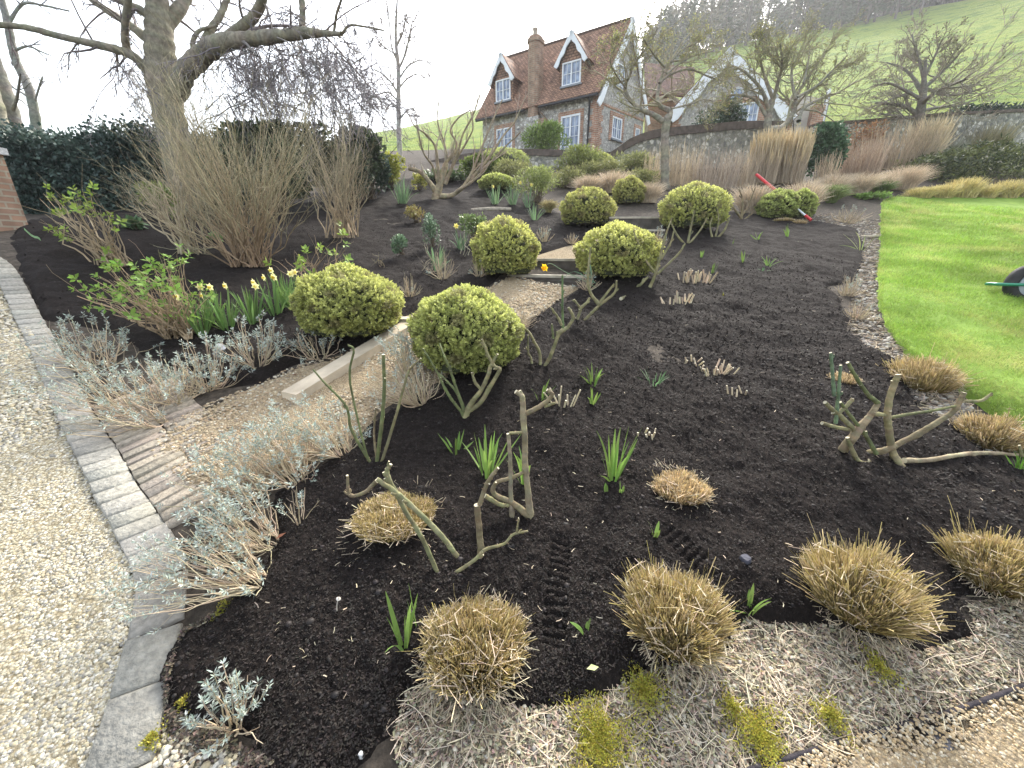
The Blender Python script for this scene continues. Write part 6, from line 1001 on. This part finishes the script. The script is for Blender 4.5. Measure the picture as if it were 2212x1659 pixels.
M_RUB = flat_mat('rubber', (.035,.033,.033), .8, .3, 20, .4, 60); M_GRN = flat_mat('green_paint', (.02,.19,.11), .35, .15, 8, .1); M_GALV = flat_mat('galvanised', (.30,.33,.35), .45, .15, 10, .1, metal=.6); M_RED = flat_mat('red_paint', (.55,.03,.035), .4, .15)
Rw = .205; mb = MB(); torus(mb, hub, Rw-.05, .052, (.03,.03,.03)); wh = mb.build('wheel', M_RUB, wb, smooth=True); mb = MB(); slab(mb, [hub+ax*.01+u*math.cos(t)*.115+v*math.sin(t)*.115 for t in np.arange(20)*2*PI/20], .03, ax); mb.build('rim', M_GALV, wh)
fr_ = [hub+u*s+ax*o+UP*z for s, o, z in ((.95,.22,.16),(.3,.16,.05),(-.05,.13,.0),(-.28,.09,-.005),(-.31,0,0),(-.28,-.09,-.005),(-.05,-.13,.0),(.3,-.16,.05),(.95,-.22,.16))]
if (fr_[3]-hub)[0] > 0: u = -u; fr_ = [hub+u*s+ax*o+UP*z for s, o, z in ((.95,.22,.16),(.3,.16,.05),(-.05,.13,.0),(-.28,.09,-.005),(-.31,0,0),(-.28,-.09,-.005),(-.05,-.13,.0),(.3,-.16,.05),(.95,-.22,.16))]
mb = MB(); s = spline(fr_, 50); tubes(mb, s[None], np.full((1,50),.016), 10); mb.build('frame', M_GRN, wb, smooth=True)
mb = MB(); tb = [hub+u*.28+UP*.12, hub+u*.85+UP*.10]; lo = [tb[0]+ax*.18, tb[1]+ax*.18, tb[1]-ax*.18, tb[0]-ax*.18]; hi = [hub+u*.12+ax*.3+UP*.40, hub+u*1.05+ax*.3+UP*.36, hub+u*1.05-ax*.3+UP*.36, hub+u*.12-ax*.3+UP*.40]; quad(mb, lo)
for i in range(4): quad(mb, [lo[i], lo[(i+1) % 4], hi[(i+1) % 4], hi[i]])
mb.build('tray', M_GRN, wb)
pl0 = ground_at(1750,484)+UP*.02; pl1 = W(1634,377,pl0[1]+1.3); tl = thing('red_pole', pl0, 'long pole tool with red grip and red tip leaning behind the twin balls', 'garden tool')
for nm, a, b, r, mt in (('grip',.62,1.,.028,M_RED),('shaft',.09,.62,.017,M_WHITE),('tip',0,.09,.026,M_RED)): mb = MB(); tubes(mb, [[pl0+(pl1-pl0)*a, pl0+(pl1-pl0)*b]], [[r,r]], 12, (.5,.5,.5), (.5,.5,.5)); mb.build(nm, mt, tl, smooth=False)
c = ground_at(482,800); gl = thing('garden_light', c, 'small dark spotlight half hidden in grey lavender', 'garden light'); a0, a1 = c+A(-.02,0,.05), c+A(.05,-.03,.13); mb = MB(); tubes(mb, [[a0, a0+(a1-a0)*.2, a1]], [[.02,.03,.032]], 14, (.1,.1,.1), (.1,.1,.1)); mb.build('lamp_body', M_LEAD, gl); mb = MB(); tubes(mb, [[c-UP*.03, c+UP*.06]], [[.008,.008]], 6); mb.build('spike', M_DARK, gl)
def rock(name, px, py, r, flat, col, label, cat): rng = seed(px, py, 1); c = ground_at(px, py); th = np.arange(7)*2*PI/7; k = rng.uniform(.7, 1.2, 7); V = np.concatenate([c+np.stack([np.cos(th)*r*k*s, np.sin(th)*r*k*s, np.full(7, h)], -1) for s, h in ((.95,-.01),(1,flat*.6),(.8,flat))]); i = np.arange(7); j = (i+1) % 7; mb = MB(); mb.add(V, np.concatenate([np.stack([i,j,j+7,i+7],-1), np.stack([i+7,j+7,j+14,i+14],-1)]), col); mb.add(V[14:], [list(range(7))], col); return tag(mb.build(name, M_STONE), label, cat)
rock('slate_piece',1602,1238,.026,.012,(.06,.06,.075),'dark slate flake lying on the mulch','stone'); rock('white_stone',783,1646,.008,.007,(.45,.45,.44),'white stone at the bottom edge of the mulch','stone'); rock('slate_piece',2030,1712 if 0 else 1600,.04,.012,(.10,.095,.10),'flat grey stone in the straw litter near the edging strip','stone'); rock('stone_slab',1880,512,.14,.03,(.42,.36,.27),'tan paving slab at the corner of lawn and mulch','stone')
mb = MB(); s = np.array([GS(*p) for p in [(1600,1675),(1740,1632),(1900,1585),(2060,1540),(2212,1486),(2330,1440)]])+A(0,0,.012); s = spline(s, 40); tubes(mb, s[None], np.full((1,40),.008), 7, (.035,.03,.035)); tag(mb.build('edging_strip', M_BARK), 'thin dark edging strip between straw litter and gravel at bottom right', 'edging')
for px, py, h, lb in [(733,1348,34,'pale mushroom-headed dry stalk standing in the mulch'),(1745,1160,14,'x')][:1]: c = ground_at(px, py); mb = MB(); tubes(mb, [spline([c, c+A(.004,0,.03), c+A(.012,0,.055)], 6)], [np.full(6,.0016)], 5, (.55,.5,.42)); tubes(mb, [[c+A(.012,0,.053), c+A(.014,0,.058), c+A(.016,0,.062)]], [[.004,.009,.003]], 8, (.68,.62,.55)); tag(mb.build('dry_stalk', M_TWIG), lb, 'stalk')
rng = seed(4, 4, 4)
for px, py, lb in [(538,1050,'red-brown fallen leaf under the middle lavender'),(600,1185,'red-brown fallen leaf among silver lavender stems'),(645,815,'brown fallen leaf on the path by the daffodils'),(1290,1478,'pale green and black fallen leaf at the mulch edge')]:
    c = ground_at(px, py)+UP*.02; mb = MB(); d = rdir(rng, 1); d[0, 2] = .15; leaves(mb, c[None], d, A(0,0,1)[None], .045, .011, A(.24,.10,.06)[None] if px < 1000 else A(.5,.55,.25)[None], .3); tag(mb.build('fallen_leaf', M_LEAF), lb, 'leaf')
# ------------------------------------------------------------------ air
hz = MB(); x0, x1, y0, y1, z0, z1 = -660, 660, -30, 660, -9, 110
hv = A(*[(x, y, z) for z in (z0, z1) for x, y in ((x0, y0), (x1, y0), (x1, y1), (x0, y1))]).reshape(8, 3)
hz.add(hv, [[3, 2, 1, 0], [4, 5, 6, 7], [0, 1, 5, 4], [1, 2, 6, 5], [2, 3, 7, 6], [3, 0, 4, 7]])
m = bpy.data.materials.new('haze_air'); m.use_nodes = True; m.node_tree.nodes.clear(); pv = m.node_tree.nodes.new('ShaderNodeVolumePrincipled'); po = m.node_tree.nodes.new('ShaderNodeOutputMaterial')
pv.inputs['Color'].default_value = (.93, .95, .97, 1); pv.inputs['Density'].default_value = .0010; pv.inputs['Anisotropy'].default_value = .35
m.node_tree.links.new(pv.outputs[0], po.inputs['Volume']); tag(hz.build('haze', m, org=(0, 0, 0)), kind='stuff')
SC.cycles.volume_max_steps = 64; SC.cycles.volume_bounces = 0
